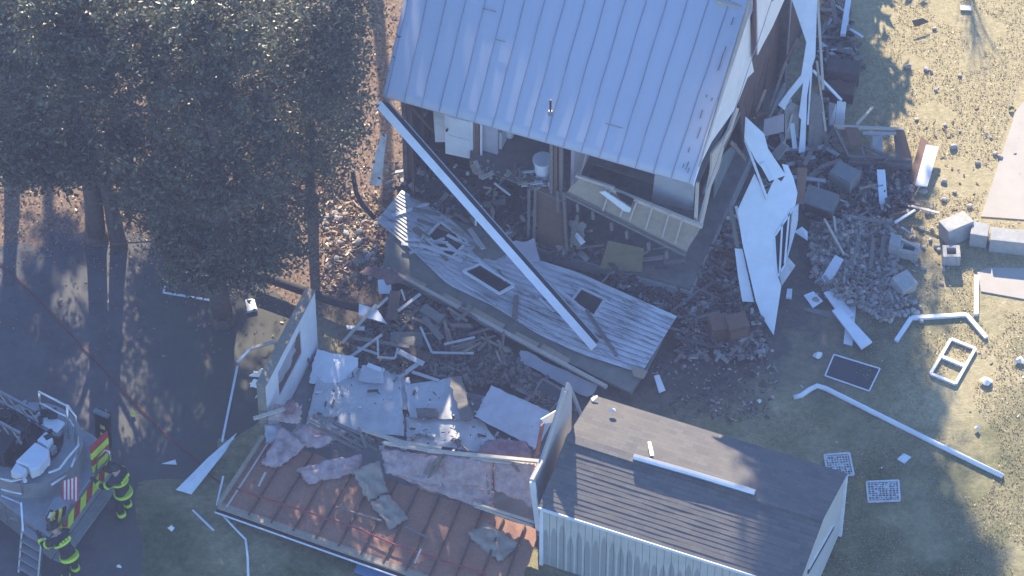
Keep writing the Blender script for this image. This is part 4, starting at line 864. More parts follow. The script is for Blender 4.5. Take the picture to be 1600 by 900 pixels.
rubble('debris_chips', [(600, 250), (700, 270), (830, 300), (900, 330), (960, 400), (880, 400), (700, 340), (610, 300)], 600, .06, .25, [chips2, dark_in, chips, drywall_tan], .6, .3, 14)
rubble('debris_chips', [(460, 640), (840, 700), (840, 720), (600, 700), (470, 680)], 160, .05, .16, [drywall, chips, pink], .3, .2, 15)
rubble('debris_chips', [(480, 560), (870, 640), (840, 700), (480, 650)], 260, .03, .1, [drywall, chips, white, chips2], .4, .06, 16)
rubble('leaf_pile', [(500, 300), (600, 300), (600, 420), (560, 450), (500, 470)], 1500, .04, .12, [leaf_litter, lumber, leaf_litter], .03, .1, 17, .3)
rubble('lawn_litter', [(1100, 480), (1600, 0), (1600, 700), (1350, 780), (1040, 640)], 110, .02, .06, [white, drywall, chips, block], .02, .02, 18)
rubble('lawn_litter', [(1400, 200), (1560, 160), (1530, 340), (1480, 480), (1380, 500), (1400, 330)], 140, .03, .08, [brick, chips, brown_lt, chips, leaf_litter], .02, .03, 19)
# bigger stones and blocks, one object each
RM = [lumber_pale, drywall, lumber_grey, tan]
def rock_mesh(seed):
    r = random.Random(seed); bm = bmesh.new(); bmesh.ops.create_icosphere(bm, subdivisions=2, radius=.5)
    for v in bm.verts:
        m_ = max(abs(c) for c in v.co); v.co = v.co*(.55+.35*.5/m_)*(1+.28*noise.noise(v.co*2.2+V3(seed, 0, 0))); v.co.z *= .65
    me = bpy.data.meshes.new('stone'); bm.to_mesh(me); bm.free(); me.materials.append((stone, block, concrete)[seed % 3]); return me
rocks = [rock_mesh(k) for k in range(6)]
def stones(spots, label, group, seed):
    r = random.Random(seed)
    for (x, y, s) in spots:
        o = bpy.data.objects.new('stone', rocks[r.randrange(6)]); COL.objects.link(o)
        o.location = P(x, y, s*.22); o.rotation_euler = (r.uniform(-.3, .3), r.uniform(-.3, .3), r.uniform(0, 6)); o.scale = (s, s*r.uniform(.6, .95), s*.9); tag(o, label, 'stone', group)
stones([(1490, 229, .28), (1541, 208, .12), (1528, 254, .2), (1555, 240, .18), (1563, 245, .2), (1460, 44, .15), (1500, 118, .14), (1462, 140, .14), (1455, 112, .16), (1432, 186, .14), (1447, 108, .2), (1418, 104, .26), (1525, 345, .16), (1515, 322, .2), (1492, 300, .15), (1548, 215, .12), (1500, 205, .1), (1477, 195, .14), (1586, 240, .12)], 'pale stone scattered on the sunlit lawn or path right of the house', 'stones strewn over the sunlit lawn', 1)
r_ = random.Random(5)
stones([(1268+r_.random()*135, 350+r_.random()*120, r_.uniform(.16, .32)) for _ in range(44)], 'fist sized stone in the rubble heap right of the leaning sheet', 'stones of the rubble heap', 2)
stones([(1370+r_.random()*70, 455+r_.random()*48, r_.uniform(.15, .26)) for _ in range(22)], 'stone at the lower right foot of the rubble heap', 'stones at the foot of the heap', 3)
stones([(1300+r_.random()*120, 262+r_.random()*70, r_.uniform(.14, .32)) for _ in range(22)], 'stone among the debris below the brown dresser frame', 'stones below the dresser frame', 4)
stones([(1425+r_.random()*60, 270+r_.random()*190, r_.uniform(.1, .24)) for _ in range(30)], 'small stone on the bare strip left of the concrete blocks', 'stones left of the block row', 5)
stones([(1000+r_.random()*170, 410+r_.random()*90, r_.uniform(.14, .34)) for _ in range(36)], 'stone in the dark debris between the fallen wall and the leaning sheet', 'stones right of the fallen wall', 6)
stones([(505+r_.random()*85, 330+r_.random()*110, r_.uniform(.12, .3)) for _ in range(46)], 'stone in the sunlit litter left of the house', 'stones left of the house', 7)
stones([(1050+r_.random()*160, 545+r_.random()*90, r_.uniform(.06, .16)) for _ in range(18)], 'small pale stone on the dirt behind the shed', 'stones behind the shed', 8)
# boards lying all over, one object each
def clutter(n, x0, x1, y0, y1, z, mats, label, group, seed, l0=.5, l1=1.8):
    r = random.Random(seed)
    for k in range(n):
        p = P(r.uniform(x0, x1), r.uniform(y0, y1), z*(r.uniform(.5, 1) if z < 2 else r.uniform(.98, 1))); L_ = r.uniform(l0, l1); a = r.uniform(0, math.pi)
        d_ = V3(math.cos(a), math.sin(a), r.gauss(0, .15))*L_/2; t = MB(); t.beam(p-d_, p+d_, r.choice((.05, .07, .09, .13)), .035)
        tag(t.build('splintered_board', r.choice(mats)), label, 'board', group)
clutter(40, 1190, 1300, 190, 300, .5, [lumber_grey, brown, lumber_grey, grey_panel], 'splintered board in the heap at the right end of the house', 'boards heaped at the right end of the house', 21)
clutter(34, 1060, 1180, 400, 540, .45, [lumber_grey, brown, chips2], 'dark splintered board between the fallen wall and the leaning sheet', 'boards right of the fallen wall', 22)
clutter(28, 640, 790, 490, 560, .5, [lumber_grey, chips, lumber], 'splintered board in the chips before the fallen wall', 'boards before the fallen wall', 23, .4, 1.2)
clutter(18, 1280, 1330, 10, 110, .4, [lumber_grey, white_worn, chips], 'splintered board on the dark ground beside the house rear', 'boards beside the house rear', 24, .4, 1.2)
clutter(12, 620, 720, 200, 320, .9, [brown, chips2, lumber_grey], 'broken board inside the dark left room of the house', 'boards inside the left room', 25, .5, 1.4)
clutter(14, 740, 858, 262, 296, 3.05, RM, 'small plaster or lath piece on the torn upper floor', 'pieces on the upper floor', 27, .2, .6)
clutter(18, 650, 830, 310, 385, .9, RM, 'pale broken board in the lower room behind the fallen beam', 'pale boards in the lower room', 28, .3, 1.1)
clutter(10, 900, 1060, 380, 430, .8, [lumber_grey, chips2, drywall_tan], 'broken board on the lower floor under the knee wall', 'boards under the knee wall', 26, .4, 1.2)
# ------------------------------------------------------------------ shed
NE, FE, NE2 = P(841, 793, 2.65), P(937, 621, 2.65), P(1246, 921, 2.65)
SU = V3((NE2-NE).x, (NE2-NE).y, 0).normalized(); SV = V3(-SU.y, SU.x, 0)
SW = (FE-NE).dot(SV); SL = (NE2-NE).dot(SU); sa = math.atan2(-SU.y, SU.x)
def S_(u, v, z): return NE+SU*u+SV*v+V3(0, 0, z-2.65)
shed = thing('garden_shed', 'long pale shed with a worn grey shingle roof and mildewed front wall', 'shed', S_(SL/2, SW/2, 0))
t = MB(); rise = .56; nC = 15
for side_ in (0, 1):
    for k in range(nC):
        f0, f1 = k/nC, (k+1)/nC
        va, vb = (f0*SW/2, f1*SW/2) if side_ == 0 else (SW-f0*SW/2, SW-f1*SW/2)
        za, zb = 2.65+rise*f0, 2.65+rise*f1
        segs = 26
        for j in range(segs):
            u0, u1 = SL*j/segs, SL*(j+1)/segs; jit = lambda u: .012*noise.noise(V3(u*1.3, f0*9, side_*3))
            t.add([S_(u0, va, za+.02+jit(u0)), S_(u1, va, za+.02+jit(u1)), S_(u1, vb, zb+.008+jit(u1)), S_(u0, vb, zb+.008+jit(u0)), S_(u0, va, za), S_(u1, va, za)], [(0, 1, 2, 3), (4, 5, 1, 0)])
    t.poly([S_(.02, 0, 2.64), S_(SL-.02, 0, 2.64), S_(SL-.02, SW/2, 2.64+rise), S_(.02, SW/2, 2.64+rise)] if side_ == 0 else [S_(.02, SW, 2.64), S_(SL-.02, SW, 2.64), S_(SL-.02, SW/2, 2.64+rise), S_(.02, SW/2, 2.64+rise)], .06)
t.beam(S_(0, SW/2, 2.65+rise+.03), S_(SL, SW/2, 2.65+rise+.03), .26, .03)
t.build('roof', m_shingle(sa), shed)
sw = m_shed_wall(sa)
def wall_grooved(mb, p, q, z0, z1, out, groove=.2):
    L_ = (q-p).length; dd = (q-p).normalized(); n = int(L_/groove)
    for k in range(n): a, b = p+dd*(L_*k/n+.008), p+dd*(L_*(k+1)/n-.008); mb.box((a+b)/2+V3(0, 0, (z0+z1)/2)-out*.01, (b-a)/2, out*.012, V3(0, 0, (z1-z0)/2))
    mb.box((p+q)/2+V3(0, 0, (z0+z1)/2)-out*.05, (q-p)/2, out*.028, V3(0, 0, (z1-z0)/2-.002))
g0 = lambda u, v: V3(S_(u, v, 0).x, S_(u, v, 0).y, 0)
t = MB(); wall_grooved(t, g0(.08, .12), g0(SL-.08, .12), .05, 2.6, -SV); t.build('front_wall', sw, shed)
t = MB(); wall_grooved(t, g0(.08, SW-.12), g0(SL-.08, SW-.12), .05, 2.6, SV); t.build('rear_wall', sw, shed)
sg = M('shed_gable', (.5, .49, .47), .75, .08, 2, .1, dirt=.25, dcol=(.25, .25, .23))
for nm, u, o in (('gable_wall', .05, -1), ('gable_wall', SL-.05, 1)):
    t = MB(); t.poly([S_(u, .1, .05), S_(u, SW-.1, .05), S_(u, SW-.1, 2.6), S_(u, SW/2, 2.6+rise-.03), S_(u, .1, 2.6)], .05, SU*o); gw = t.build(nm, sg, shed)
    if o == 1:
        t = MB(); a, b = PP(1301, 823, S_(u, 0, 0), SU), PP(1262, 892, S_(u, 0, 0), SU); t.beam(a+SU*.02, b+SU*.02, .04, .17, V3(0, 0, 1)); t.build('vent_slot', black, gw)
        t = MB(); t.beam(a+SU*.02+V3(0, 0, .1), b+SU*.02+V3(0, 0, .1), .05, .03); t.build('vent_frame', white, gw)
t = MB()
for u, v in ((.07, .1), (SL-.02, SW-.1), (SL-.02, .1)): t.beam(g0(u, v)+V3(0, 0, .04), g0(u, v)+V3(0, 0, 2.62), .1, .1, SU)
t.beam(S_(0, -.015, 2.63), S_(SL, -.015, 2.63), .03, .1)
t.build('corner_trim', white, shed)
zr = 2.65+rise+.06
t = MB(); t.tube([P(990, 714, zr+.06), P(1085, 741, zr+.07), P(1180, 770, zr+.06)], .09, 8); solo(t, 'gutter_length', alu, 'straight silver gutter length lying along the shed roof ridge', 'gutter')
slab('white_scrap', [(1012, 690, 3.2), (1017, 690, 3.2), (1022, 711, 3.3), (1016, 712, 3.3)], white, 'short white slat lying on the shed roof above the gutter length', 'slat', th=.02)
scrap('white_rag', 957, 643, .14, cloth, 'crumpled white scrap on the far left of the shed roof', 'rag', 21, z=2.95)
slab('white_chip', [(923, 622, 2.8), (933, 617, 2.85), (934, 620, 2.85), (926, 627, 2.8)], white_clean, 'small white chip at the far left corner of the shed roof', 'chip', th=.02)
rubble('roof_crumbs', [(935, 630), (1280, 745), (1180, 860), (880, 770)], 40, .02, .07, [white, drywall], 3.05, .0, 31)
# ------------------------------------------------------------------ fire truck
tk = thing('fire_truck', 'rear of a ladder fire truck with grey turntable and lime and red chevrons', 'fire truck', P(20, 760, 0))
TZ = 1.45
dk = [P(-160, 668, TZ), P(-20, 764, TZ), P(75, 838, TZ), P(172, 705, TZ), P(146, 680, TZ), P(100, 655, TZ), P(20, 668, TZ), P(-60, 640, TZ)]
t = MB(); t.poly(dk, 1.05, V3(0, 0, 1)); t.build('body', diamond, tk)
down = lambda p, z: V3(p.x, p.y, z)
def facepts(a, b, s0, s1, z0, z1, off=.02):
    d_ = V3((b-a).x, (b-a).y, 0); n_ = V3(d_.y, -d_.x, 0).normalized()
    if n_.y > 0: n_ = -n_
    p = lambda s, z: down(a+(b-a)*s, z)+n_*off
    return [p(s0, z0), p(s1, z0), p(s1, z1), p(s0, z1)], n_
N_, Rr, Wl = dk[2], dk[3], dk[1]
def facebox(mb, a, b, s0, s1, z0, z1, th=.03, off=.03):
    q, n_ = facepts(a, b, s0, s1, z0, z1, off); mb.poly(q, th, n_); return n_
# chevrons along the rear face
for k in range(9):
    t = MB(); s0 = .06+k*.1; q, n_ = facepts(N_, Rr, s0, s0+.095, .75, 1.25, .035)
    q[2] = q[2]+(Rr-N_)*.04; q[3] = q[3]+(Rr-N_)*.04; t.poly(q, .03, n_); t.build('chevron', lime if k % 2 == 0 else red, tk)
t = MB(); facebox(t, N_, Rr, .0, 1.0, 1.27, 1.44, .03, .03); t.build('deck_edge', alu, tk)
q, n_ = facepts(N_, Rr, .02, .98, .42, .62, .32)
t = MB(); t.poly([q[0], q[1], q[1]-n_*.3, q[0]-n_*.3], .1, V3(0, 0, 1)); t.build('tailboard', diamond, tk)
for s in (.2, .8):
    t = MB(); c = down(N_+(Rr-N_)*s, 1.05)+n_*.03; t.cyl(c, n_*.06, .09, .09, 14); t.build('tail_light', red, tk)
# left side face: cabinet doors and steps
for (s0, s1) in ((.04, .3), (.33, .58)):
    t = MB(); n2 = facebox(t, Wl, N_, s0, s1, .5, 1.35, .03, .03); dd = t.build('door', steel, tk)
    t = MB(); c = down(Wl+(N_-Wl)*((s0+s1)/2), 1.1)+n2*.06; t.beam(c-SU*.12, c+SU*.12, .03, .05); t.build('handle', alu, dd)
ld_ = thing('folding_steps', 'grey folding steps leaning on the corner of the fire truck', 'steps', P(45, 905, 0)); 
ta, tb, ba, bb_ = P(36, 822, 1.3), P(66, 840, 1.3), P(30, 893, .1), P(60, 911, .1)
t = MB(); t.beam(ta, ba, .05, .14); t.beam(tb, bb_, .05, .14); t.build('side_rail', steel, ld_)
for k in range(5):
    f = (k+.3)/5; t = MB(); p, q = ta.lerp(ba, f), tb.lerp(bb_, f); t.beam(p, q, .2, .05); t.build('step', diamond, ld_)
t = MB(); t.beam(P(33, 785, 2.0), P(36, 830, 1.4), .05, .05); t.beam(P(2, 775, 1.9), P(33, 788, 1.95), .05, .05); t.beam(P(70, 842, 2.0), P(73, 845, .5), .06, .06); t.build('rail_post', alu, tk)
# turntable
tc = P(52, 714, TZ)
t = MB(); t.cyl(tc, V3(0, 0, .62), 1.42, 1.4, 48); tt = t.build('turntable', M('turntable_grey', (.27, .275, .28), .5, .12, 4, .1, metal=.3, dirt=.2), tk)
t = MB(); t.cyl(tc+V3(-.15, .1, .62), V3(0, 0, .05), 1.02, 1.0, 40); t.mi = 0; t.build('engine_well', black, tt)
t = MB(); rg = random.Random(4)
for k in range(26):
    a = rg.uniform(0, 6.3); rr_ = rg.uniform(.1, .95); c = tc+V3(-.2+math.cos(a)*rr_, .15+math.sin(a)*rr_, .75+rg.uniform(0, .35)); t.mi = rg.choice((0, 0, 0, 1))
    R_ = Matrix.Rotation(rg.uniform(0, 3), 3, 'Z'); t.box(c, R_@V3(rg.uniform(.04, .3), 0, 0), R_@V3(0, rg.uniform(.03, .12), 0), V3(0, 0, rg.uniform(.04, .16)))
for k in range(5): t.tube([P(-10+8*k, 640+16*k, 2.4), P(15+6*k, 640+10*k, 2.6), P(30+5*k, 655+12*k, 2.3)], .04, 6)
t.build('machinery', [black, steel], tt)
la, lb = P(46, 676, 2.5), P(-170, 560, 3.4); lx = (lb-la).normalized().cross(V3(0, 0, 1)).normalized(); lad = None
t = MB()
for s_ in (-1, 1):
    for h_ in (0, .45): t.beam(la+lx*s_*.42+V3(0, 0, h_), lb+lx*s_*.42+V3(0, 0, h_), .07, .08)
    for k in range(14): p_, q_ = la.lerp(lb, k/14), la.lerp(lb, (k+1)/14); t.beam(p_+lx*s_*.42, q_+lx*s_*.42+V3(0, 0, .45), .035, .035)
lad = t.build('aerial_ladder', steel, tt)
for k in range(16): t = MB(); p_ = la.lerp(lb, (k+.5)/16); t.tube([p_-lx*.42, p_+lx*.42], .03, 6); t.build('rung', black, lad)
t = MB(); t.box(P(-8, 690, 2.4), V3(.5, -.25, 0), V3(.2, .4, 0), V3(0, 0, .3)); t.box(P(-2, 650, 2.1), V3(.35, -.2, 0), V3(.15, .3, 0), V3(0, 0, .25)); t.build('hydraulic_box', black, tt)
def cover(px, z, th=.3):
    t = MB(); t.poly(Q(px, z), th, V3(0, 0, 1)); return t.build('cover', M('light_grey_cover', (.6, .61, .63), .45, .06, 3, .05) if not bpy.data.materials.get('light_grey_cover') else bpy.data.materials['light_grey_cover'], tt, bevel=.04)
cover([(57, 687), (72, 673), (83, 683), (74, 698)], 2.6); cover([(55, 690), (77, 702), (77, 711), (62, 729), (48, 735), (44, 727), (24, 720)], 2.62, .4); cover([(25, 722), (43, 732), (34, 743), (16, 736)], 2.55)
t = MB(); t.poly(Q([(50, 655), (63, 641), (101, 660), (89, 676)], 2.35), .08, V3(0, 0, 1)); t.build('step_plate', white_clean, tt)
t = MB(); t.poly(Q([(44, 648), (88, 676), (86, 682), (42, 654)], 2.3), .08, V3(0, 0, 1)); t.build('plate_edge', diamond, tt)
def rails(paths, r, name='handrail'):
    for pth in paths:
        t = MB(); t.tube([P(*p) for p in pth], r, 8); t.build(name, alu, tk, smooth=True)
rails([[(60, 612, 3.4), (107, 635, 3.4), (118, 650, 3.35), (118, 690, 2.1)], [(62, 630, 2.9), (105, 651, 2.9)], [(61, 612, 3.4), (63, 643, 2.4)], [(105, 634, 3.4), (107, 684, 2.1)], [(118, 668, 2.8), (108, 655, 2.8)],
       [(123, 683, 2.7), (123, 696, 2.7), (105, 717, 2.7), (93, 733, 2.7), (76, 739, 2.7)], [(122, 705, 2.3), (111, 730, 2.3)], [(104, 742, 2.4), (80, 758, 2.4)], [(0, 748, 2.6), (18, 752, 2.6), (34, 748, 2.6), (35, 772, 1.9)], [(2, 765, 2.2), (34, 772, 2.2)]], .035)
rails([[(150, 735, 1.5), (153, 715, 2.0), (164, 703, 2.3), (170, 705, 2.3), (171, 735, 1.5)]], .03)
for (x, y) in ((84, 700), (75, 726), (65, 737), (39, 752)):
    t = MB(); t.cyl(P(x, y, 2.25), V3(0, 0, .06), .06, .06, 10); t.build('marker_light', white_clean, tt)
# reflective panel, flag, striped box, outrigger panel
for k in range(4):
    t = MB(); a, b = P(144, 738, 1.46), P(170, 712, 1.46); z0 = 1.46+k*.28; t.poly([down(a, z0)+n_*.05, down(b, z0)+n_*.05, down(b, z0+.27)+n_*.05, down(a, z0+.27)+n_*.05], .04, n_); t.build('striped_panel', (lime, red, lime, red)[k], tk)
fl_ = MB()
for k in range(9):
    fl_.mi = k % 2; a = k/9; b = (k+1)/9
    p = lambda s, z: P(97+s*26, 752-s*8+z*(34+6*math.sin(3*s)), 2.35-.75*z)
    for j in range(4): z0, z1 = j/4, (j+1)/4; fl_.add([p(a, z0), p(b, z0), p(b, z1), p(a, z1)], [(0, 1, 2, 3)])
fl_.build('flag', [M('flag_red', (.45, .05, .07), .8, .1, 5, .1), M('flag_white', (.6, .6, .6), .8, .1, 5, .1)], tk)
t = MB()
for k in range(4): t.mi = k % 2; a = k/4; t.poly([P(78+22*a, 826-14*a, 1.5), P(84+22*a, 822-14*a, 1.5), P(88+22*a, 800-10*a, 2.1), P(82+22*a, 804-10*a, 2.1)], .06)
t.build('striped_box', [M('tool_yellow', (.62, .5, .08), .5, .1), black], tk)
t = MB(); t.box(P(93, 797, 1.6), V3(.25, -.05, 0), V3(.1, .3, 0), V3(0, 0, .14)); t.build('deck_box', steel, tk)
t = MB(); t.box(P(83, 808, 1.7), V3(.14, -.05, 0), V3(.05, .14, 0), V3(0, 0, .1)); t.mi = 1; t.box(P(82, 806, 1.84), V3(.1, -.03, 0), V3(.03, .09, 0), V3(0, 0, .015)); t.build('radio_box', [maroon, white], tk)
orp = MB(); orp.poly([P(147, 641, 1.7), P(170, 651, 1.7), P(171, 702, .25), P(150, 692, .25)], .12); org_ = orp.build('outrigger_panel', black, tk)
t = MB(); t.beam(P(147, 641, 1.74), P(170, 651, 1.74), .16, .05); t.build('panel_cap', steel, org_)
t = MB()
for y in (667, 679, 690):
    c0 = P(161, y, 1.7-.0284*(y-646)); 
    nz = (P(170, 651, 1.7)-P(147, 641, 1.7)).normalized(); up_ = (P(147, 641, 1.7)-P(150, 692, .25)).normalized(); nn_ = nz.cross(up_)
    if nn_.y > 0: nn_ = -nn_
    t.box(c0+nn_*.02, nz*.07, up_*.07, nn_*.015)
t.build('reflector', M('reflector_yellow', (.75, .68, .2), .4, .05), org_)
# ------------------------------------------------------------------ firefighters
coat = M('black_turnout_coat', (.022, .023, .028), .8, .25, 8, .4); skin = M('skin', (.45, .28, .2), .55, .1, 6, .1); glove = M('dark_glove', (.05, .045, .04), .8, .2)
def person(base, yaw, label, J, k=1.2):
    root = thing('person', label, 'person', base)
    R_ = Matrix.Rotation(yaw, 3, 'Z'); W_ = lambda v: base+R_@(V3(*v)*k)
    vs, es, rs = [], [], []
    def chain(pts, start=None):
        prev = start
        for (p, r) in pts:
            vs.append(tuple(W_(p)-base)); rs.append(r*k); i = len(vs)-1
            if prev is not None: es.append((prev, i))
            prev = i
        return prev
    pelvis = chain([(J['pelvis'], (.17, .15))[:2]] if False else [(J['pelvis'], .16)])
    ch = chain([(J['waist'], .155), (J['chest'], .19), (J['neck0'], .15)], pelvis); chest = ch-1
    nk = chain([(J['neck'], .065), (J['head0'], .085), (J['head'], .1), (J['crown'], .075)], ch)
    nose = chain([(J['nose'], .018)], nk-1)
    for s in ('l', 'r'):
        sh = chain([(J['sh'+s], .095), (J['el'+s], .07), (J['wr'+s], .05)], ch)
        hd = chain([(J['ha'+s], .045)], sh)
        a = V3(*J['ha'+s])-V3(*J['wr'+s]); a.normalize(); b = a.cross(V3(0, 0, 1)).normalized() if abs(a.z) < .95 else V3(1, 0, 0); c = a.cross(b)
        for f, ln_ in ((-1.5, .07), (-.5, .085), (.5, .08), (1.5, .06)):
            o = V3(*J['ha'+s])+b*f*.021+a*.035
            chain([(tuple(o), .012), (tuple(o+a*ln_*.5-c*.01), .01), (tuple(o+a*ln_*.85-c*.035), .009)], hd)
        o = V3(*J['ha'+s])+b*.045; chain([(tuple(o), .013), (tuple(o+a*.05+b*.015-c*.02), .01)], hd)
        kn_ = chain([(J['hip'+s], .115), (J['kn'+s], .09), (J['an'+s], .075)], pelvis)
        chain([(J['to'+s], .055)], kn_)
    me = bpy.data.meshes.new('body'); me.from_pydata(vs, es, [])
    o = bpy.data.objects.new('body', me); COL.objects.link(o); mod = o.modifiers.new('skin', 'SKIN')
    for i, sv in enumerate(me.skin_vertices[0].data): sv.radius = (rs[i], rs[i]); sv.use_root = (i == 0)
    ss = o.modifiers.new('sub', 'SUBSURF'); ss.levels = ss.render_levels = 2
    dg = bpy.context.evaluated_depsgraph_get(); m2 = bpy.data.meshes.new_from_object(o.evaluated_get(dg)); bpy.data.objects.remove(o)
    m2.materials.clear(); [m2.materials.append(m) for m in (coat, skin, glove, rubber)]
    hz = (W_(J['neck'])-base)
    for p in m2.polygons:
        c = p.center; p.use_smooth = True
        if (c-(W_(J['head'])-base)).length < .2*k and c.z > hz.z: p.material_index = 1
        elif min((c-(W_(J['ha'+s])-base)).length for s in 'lr') < .13*k: p.material_index = 2
        elif c.z < .12*k: p.material_index = 3
    body = bpy.data.objects.new('body', m2); COL.objects.link(body); body.parent = root
    # helmet, air bottle, bands
    hx = (W_(J['crown'])-W_(J['neck'])).normalized(); hc = W_(J['head'])
    def band(a, b, f, r, h=.06, nm='reflective_band'):
        A, B = W_(a), W_(b); c = A.lerp(B, f); d_ = (B-A).normalized()*h*k/2; t = MB(); t.cyl(c-d_, d_*2, r*k, r*k, 20); t.build(nm, lime, root)
    t = MB(); n = 22
    prof = [(.17, .02), (.165, .035), (.125, .05), (.12, .09), (.1, .14), (.06, .165), (.005, .172)]
    side_ax = hx.cross(R_@V3(0, 1, 0)).normalized(); fwd_ax = side_ax.cross(hx)
    vsx = []
    for (r, h) in prof: vsx += [hc+hx*h*k+(side_ax*math.cos(2*math.pi*j/n)*.9+fwd_ax*math.sin(2*math.pi*j/n)*1.15)*r*k for j in range(n)]
    t.add(vsx, [(i*n+j, i*n+(j+1) % n, (i+1)*n+(j+1) % n, (i+1)*n+j) for i in range(len(prof)-1) for j in range(n)]+[tuple(range(n))[::-1]])
    t.build('helmet', black, root, smooth=True)
    band(J['pelvis'], J['waist'], -.35, .225, .07); band(J['waist'], J['chest'], .75, .222, .05)
    for s in 'lr':
        band(J['el'+s], J['wr'+s], .6, .083, .07); band(J['kn'+s], J['an'+s], .62, .106, .08); band(J['sh'+s], J['el'+s], .55, .1, .05)
    bk = R_@V3(0, -1, 0); c = W_(J['chest']).lerp(W_(J['waist']), .4)+bk*.215*k; ax = (W_(J['neck0'])-W_(J['waist'])).normalized()
    t = MB()
    for j in range(4): t.box(c+ax*.2*k+side_ax*(j-1.5)*.085*k, side_ax*.03*k, ax*.035*k, bk*.012)
    t.build('back_lettering', lime, root)
    return root
stand = dict(pelvis=(0, 0, .95), waist=(0, .03, 1.12), chest=(0, .08, 1.34), neck0=(0, .1, 1.46), neck=(0, .13, 1.54), head0=(0, .16, 1.6), head=(0, .18, 1.67), crown=(0, .18, 1.74), nose=(0, .3, 1.65),
    shl=(-.21, .1, 1.43), ell=(-.3, .3, 1.2), wrl=(-.22, .52, 1.18), hal=(-.2, .6, 1.19), shr=(.21, .1, 1.43), elr=(.32, .22, 1.18), wrr=(.22, .45, 1.12), har=(.2, .53, 1.13),
    hipl=(-.11, 0, .86), knl=(-.14, .04, .5), anl=(-.15, -.03, .1), tol=(-.17, .14, .06), hipr=(.11, 0, .86), knr=(.15, .06, .5), anr=(.17, .0, .1), tor=(.2, .17, .06))
lean = dict(stand); lean.update(waist=(0, .06, 1.11), chest=(0, .2, 1.29), neck0=(0, .27, 1.39), neck=(0, .32, 1.45), head0=(0, .37, 1.49), head=(0, .41, 1.54), crown=(0, .44, 1.61), nose=(0, .52, 1.49), shl=(-.21, .25, 1.36), shr=(.21, .25, 1.36), ell=(-.3, .45, 1.12), wrl=(-.2, .66, 1.15), hal=(-.17, .74, 1.17), elr=(.31, .42, 1.1), wrr=(.2, .62, 1.06), har=(.18, .7, 1.07))
person(P(196, 806, 0), rad(62), 'firefighter in black coat with lime bands standing behind the truck, facing it', stand)
person(P(112, 905, 0), rad(48), 'firefighter leaning over the truck rear step at the bottom of the view', lean)
# ------------------------------------------------------------------ trees
def leaf_mesh(pos, size, seed, droop=.0):
    r = np.random.default_rng(seed); n = len(pos)
    d = r.normal(size=(n, 3)); d[:, 2] = d[:, 2]*.7-droop; d /= np.linalg.norm(d, axis=1)[:, None]
    e = np.cross(d, r.normal(size=(n, 3))); e /= np.linalg.norm(e, axis=1)[:, None]
    s = (size*r.uniform(.6, 1.35, n))[:, None]
    v = np.stack([pos-d*s, pos+e*s*.42-d*s*.1, pos+d*s, pos-e*s*.42-d*s*.1], 1).reshape(-1, 3)
    return v, np.arange(4*n).reshape(-1, 4)
def mesh_np(name, v, f, mat):
    me = bpy.data.meshes.new(name); n, k = f.shape
    me.vertices.add(len(v)); me.vertices.foreach_set('co', v.astype(np.float32).ravel())
    me.loops.add(n*k); me.loops.foreach_set('vertex_index', f.astype(np.int32).ravel())
    me.polygons.add(n); me.polygons.foreach_set('loop_start', np.arange(0, n*k, k, dtype=np.int32)); me.polygons.foreach_set('loop_total', np.full(n, k, np.int32))
    me.materials.append(mat); me.update(calc_edges=True); return me
def tree(name, label, base, lobes, nleaf, lsize, tr, mat, seed, group=None, clump=.45, fill=.5):
    """lobes: (x, y, z, rx, ry, rz) about the base; trunk, limbs to every lobe, leaves in clumps through each lobe"""
    r = np.random.default_rng(seed); rr = random.Random(seed); root = thing(name, label, 'tree', base, group)
    topz = max(l[2] for l in lobes); t = MB(); B = Vector(base); mx = sum(l[0] for l in lobes)/len(lobes); my = sum(l[1] for l in lobes)/len(lobes)
    path = [B+V3(mx*f*f, my*f*f, topz*f)+V3(rr.uniform(-.12, .12), rr.uniform(-.12, .12), 0)*(f > 0) for f in (0, .15, .3, .5, .7, .9, 1.05)]
    path[0] = B-V3(0, 0, .1); t.tube(path, tr, 10, tr*.25)
    t.tube([B-V3(0, 0, .1), B+V3(0, 0, .12), B+V3(0, 0, .5)], tr*1.5, 10, tr*.9)
    for l in lobes:
        c = B+V3(*l[:3]); f0 = min(.85, max(.2, (l[2]-1.5)/topz*.75)); s_ = B+V3(mx*f0*f0, my*f0*f0, topz*f0)
        m_ = s_.lerp(c, .5)+V3(rr.uniform(-.3, .3), rr.uniform(-.3, .3), .2); t.tube([s_, m_, c], tr*.32, 6, .03)
        for k in range(6):
            e = c+V3(rr.gauss(0, .5)*l[3], rr.gauss(0, .5)*l[4], rr.gauss(0, .5)*l[5]); t.tube([m_.lerp(c, rr.random()), e], .035, 5, .012)
    t.build('trunk', bark, root, smooth=True)
    vol = np.array([l[3]*l[4]*l[5] for l in lobes])**.75; vol /= vol.sum(); P_ = []
    for l, w_ in zip(lobes, vol):
        n = int(nleaf*w_); nc = max(8, int(n/55))
        u = r.normal(size=(nc, 3)); u /= np.linalg.norm(u, axis=1)[:, None]; rad_ = (r.uniform(0, 1, nc)**fill)[:, None]
        cc = u*rad_*np.array(l[3:6])+np.array(l[:3])
        idx = r.integers(0, nc, n); cs = r.uniform(.5, 1.3, nc)*clump
        P_.append(cc[idx]+r.normal(size=(n, 3))*(cs[idx][:, None]*np.array([.55, .55, .42])))
    pos = np.concatenate(P_); pos = pos[pos[:, 2] > .4]
    v, f = leaf_mesh(pos, lsize, seed)
    o = bpy.data.objects.new('crown', mesh_np('crown', v, f, mat)); COL.objects.link(o); o.parent = root
    return root
def lobe(base, px, py, z, rx, ry, rz): p = P(px, py, z)-Vector(base); return (p.x, p.y, z, rx, ry, rz)
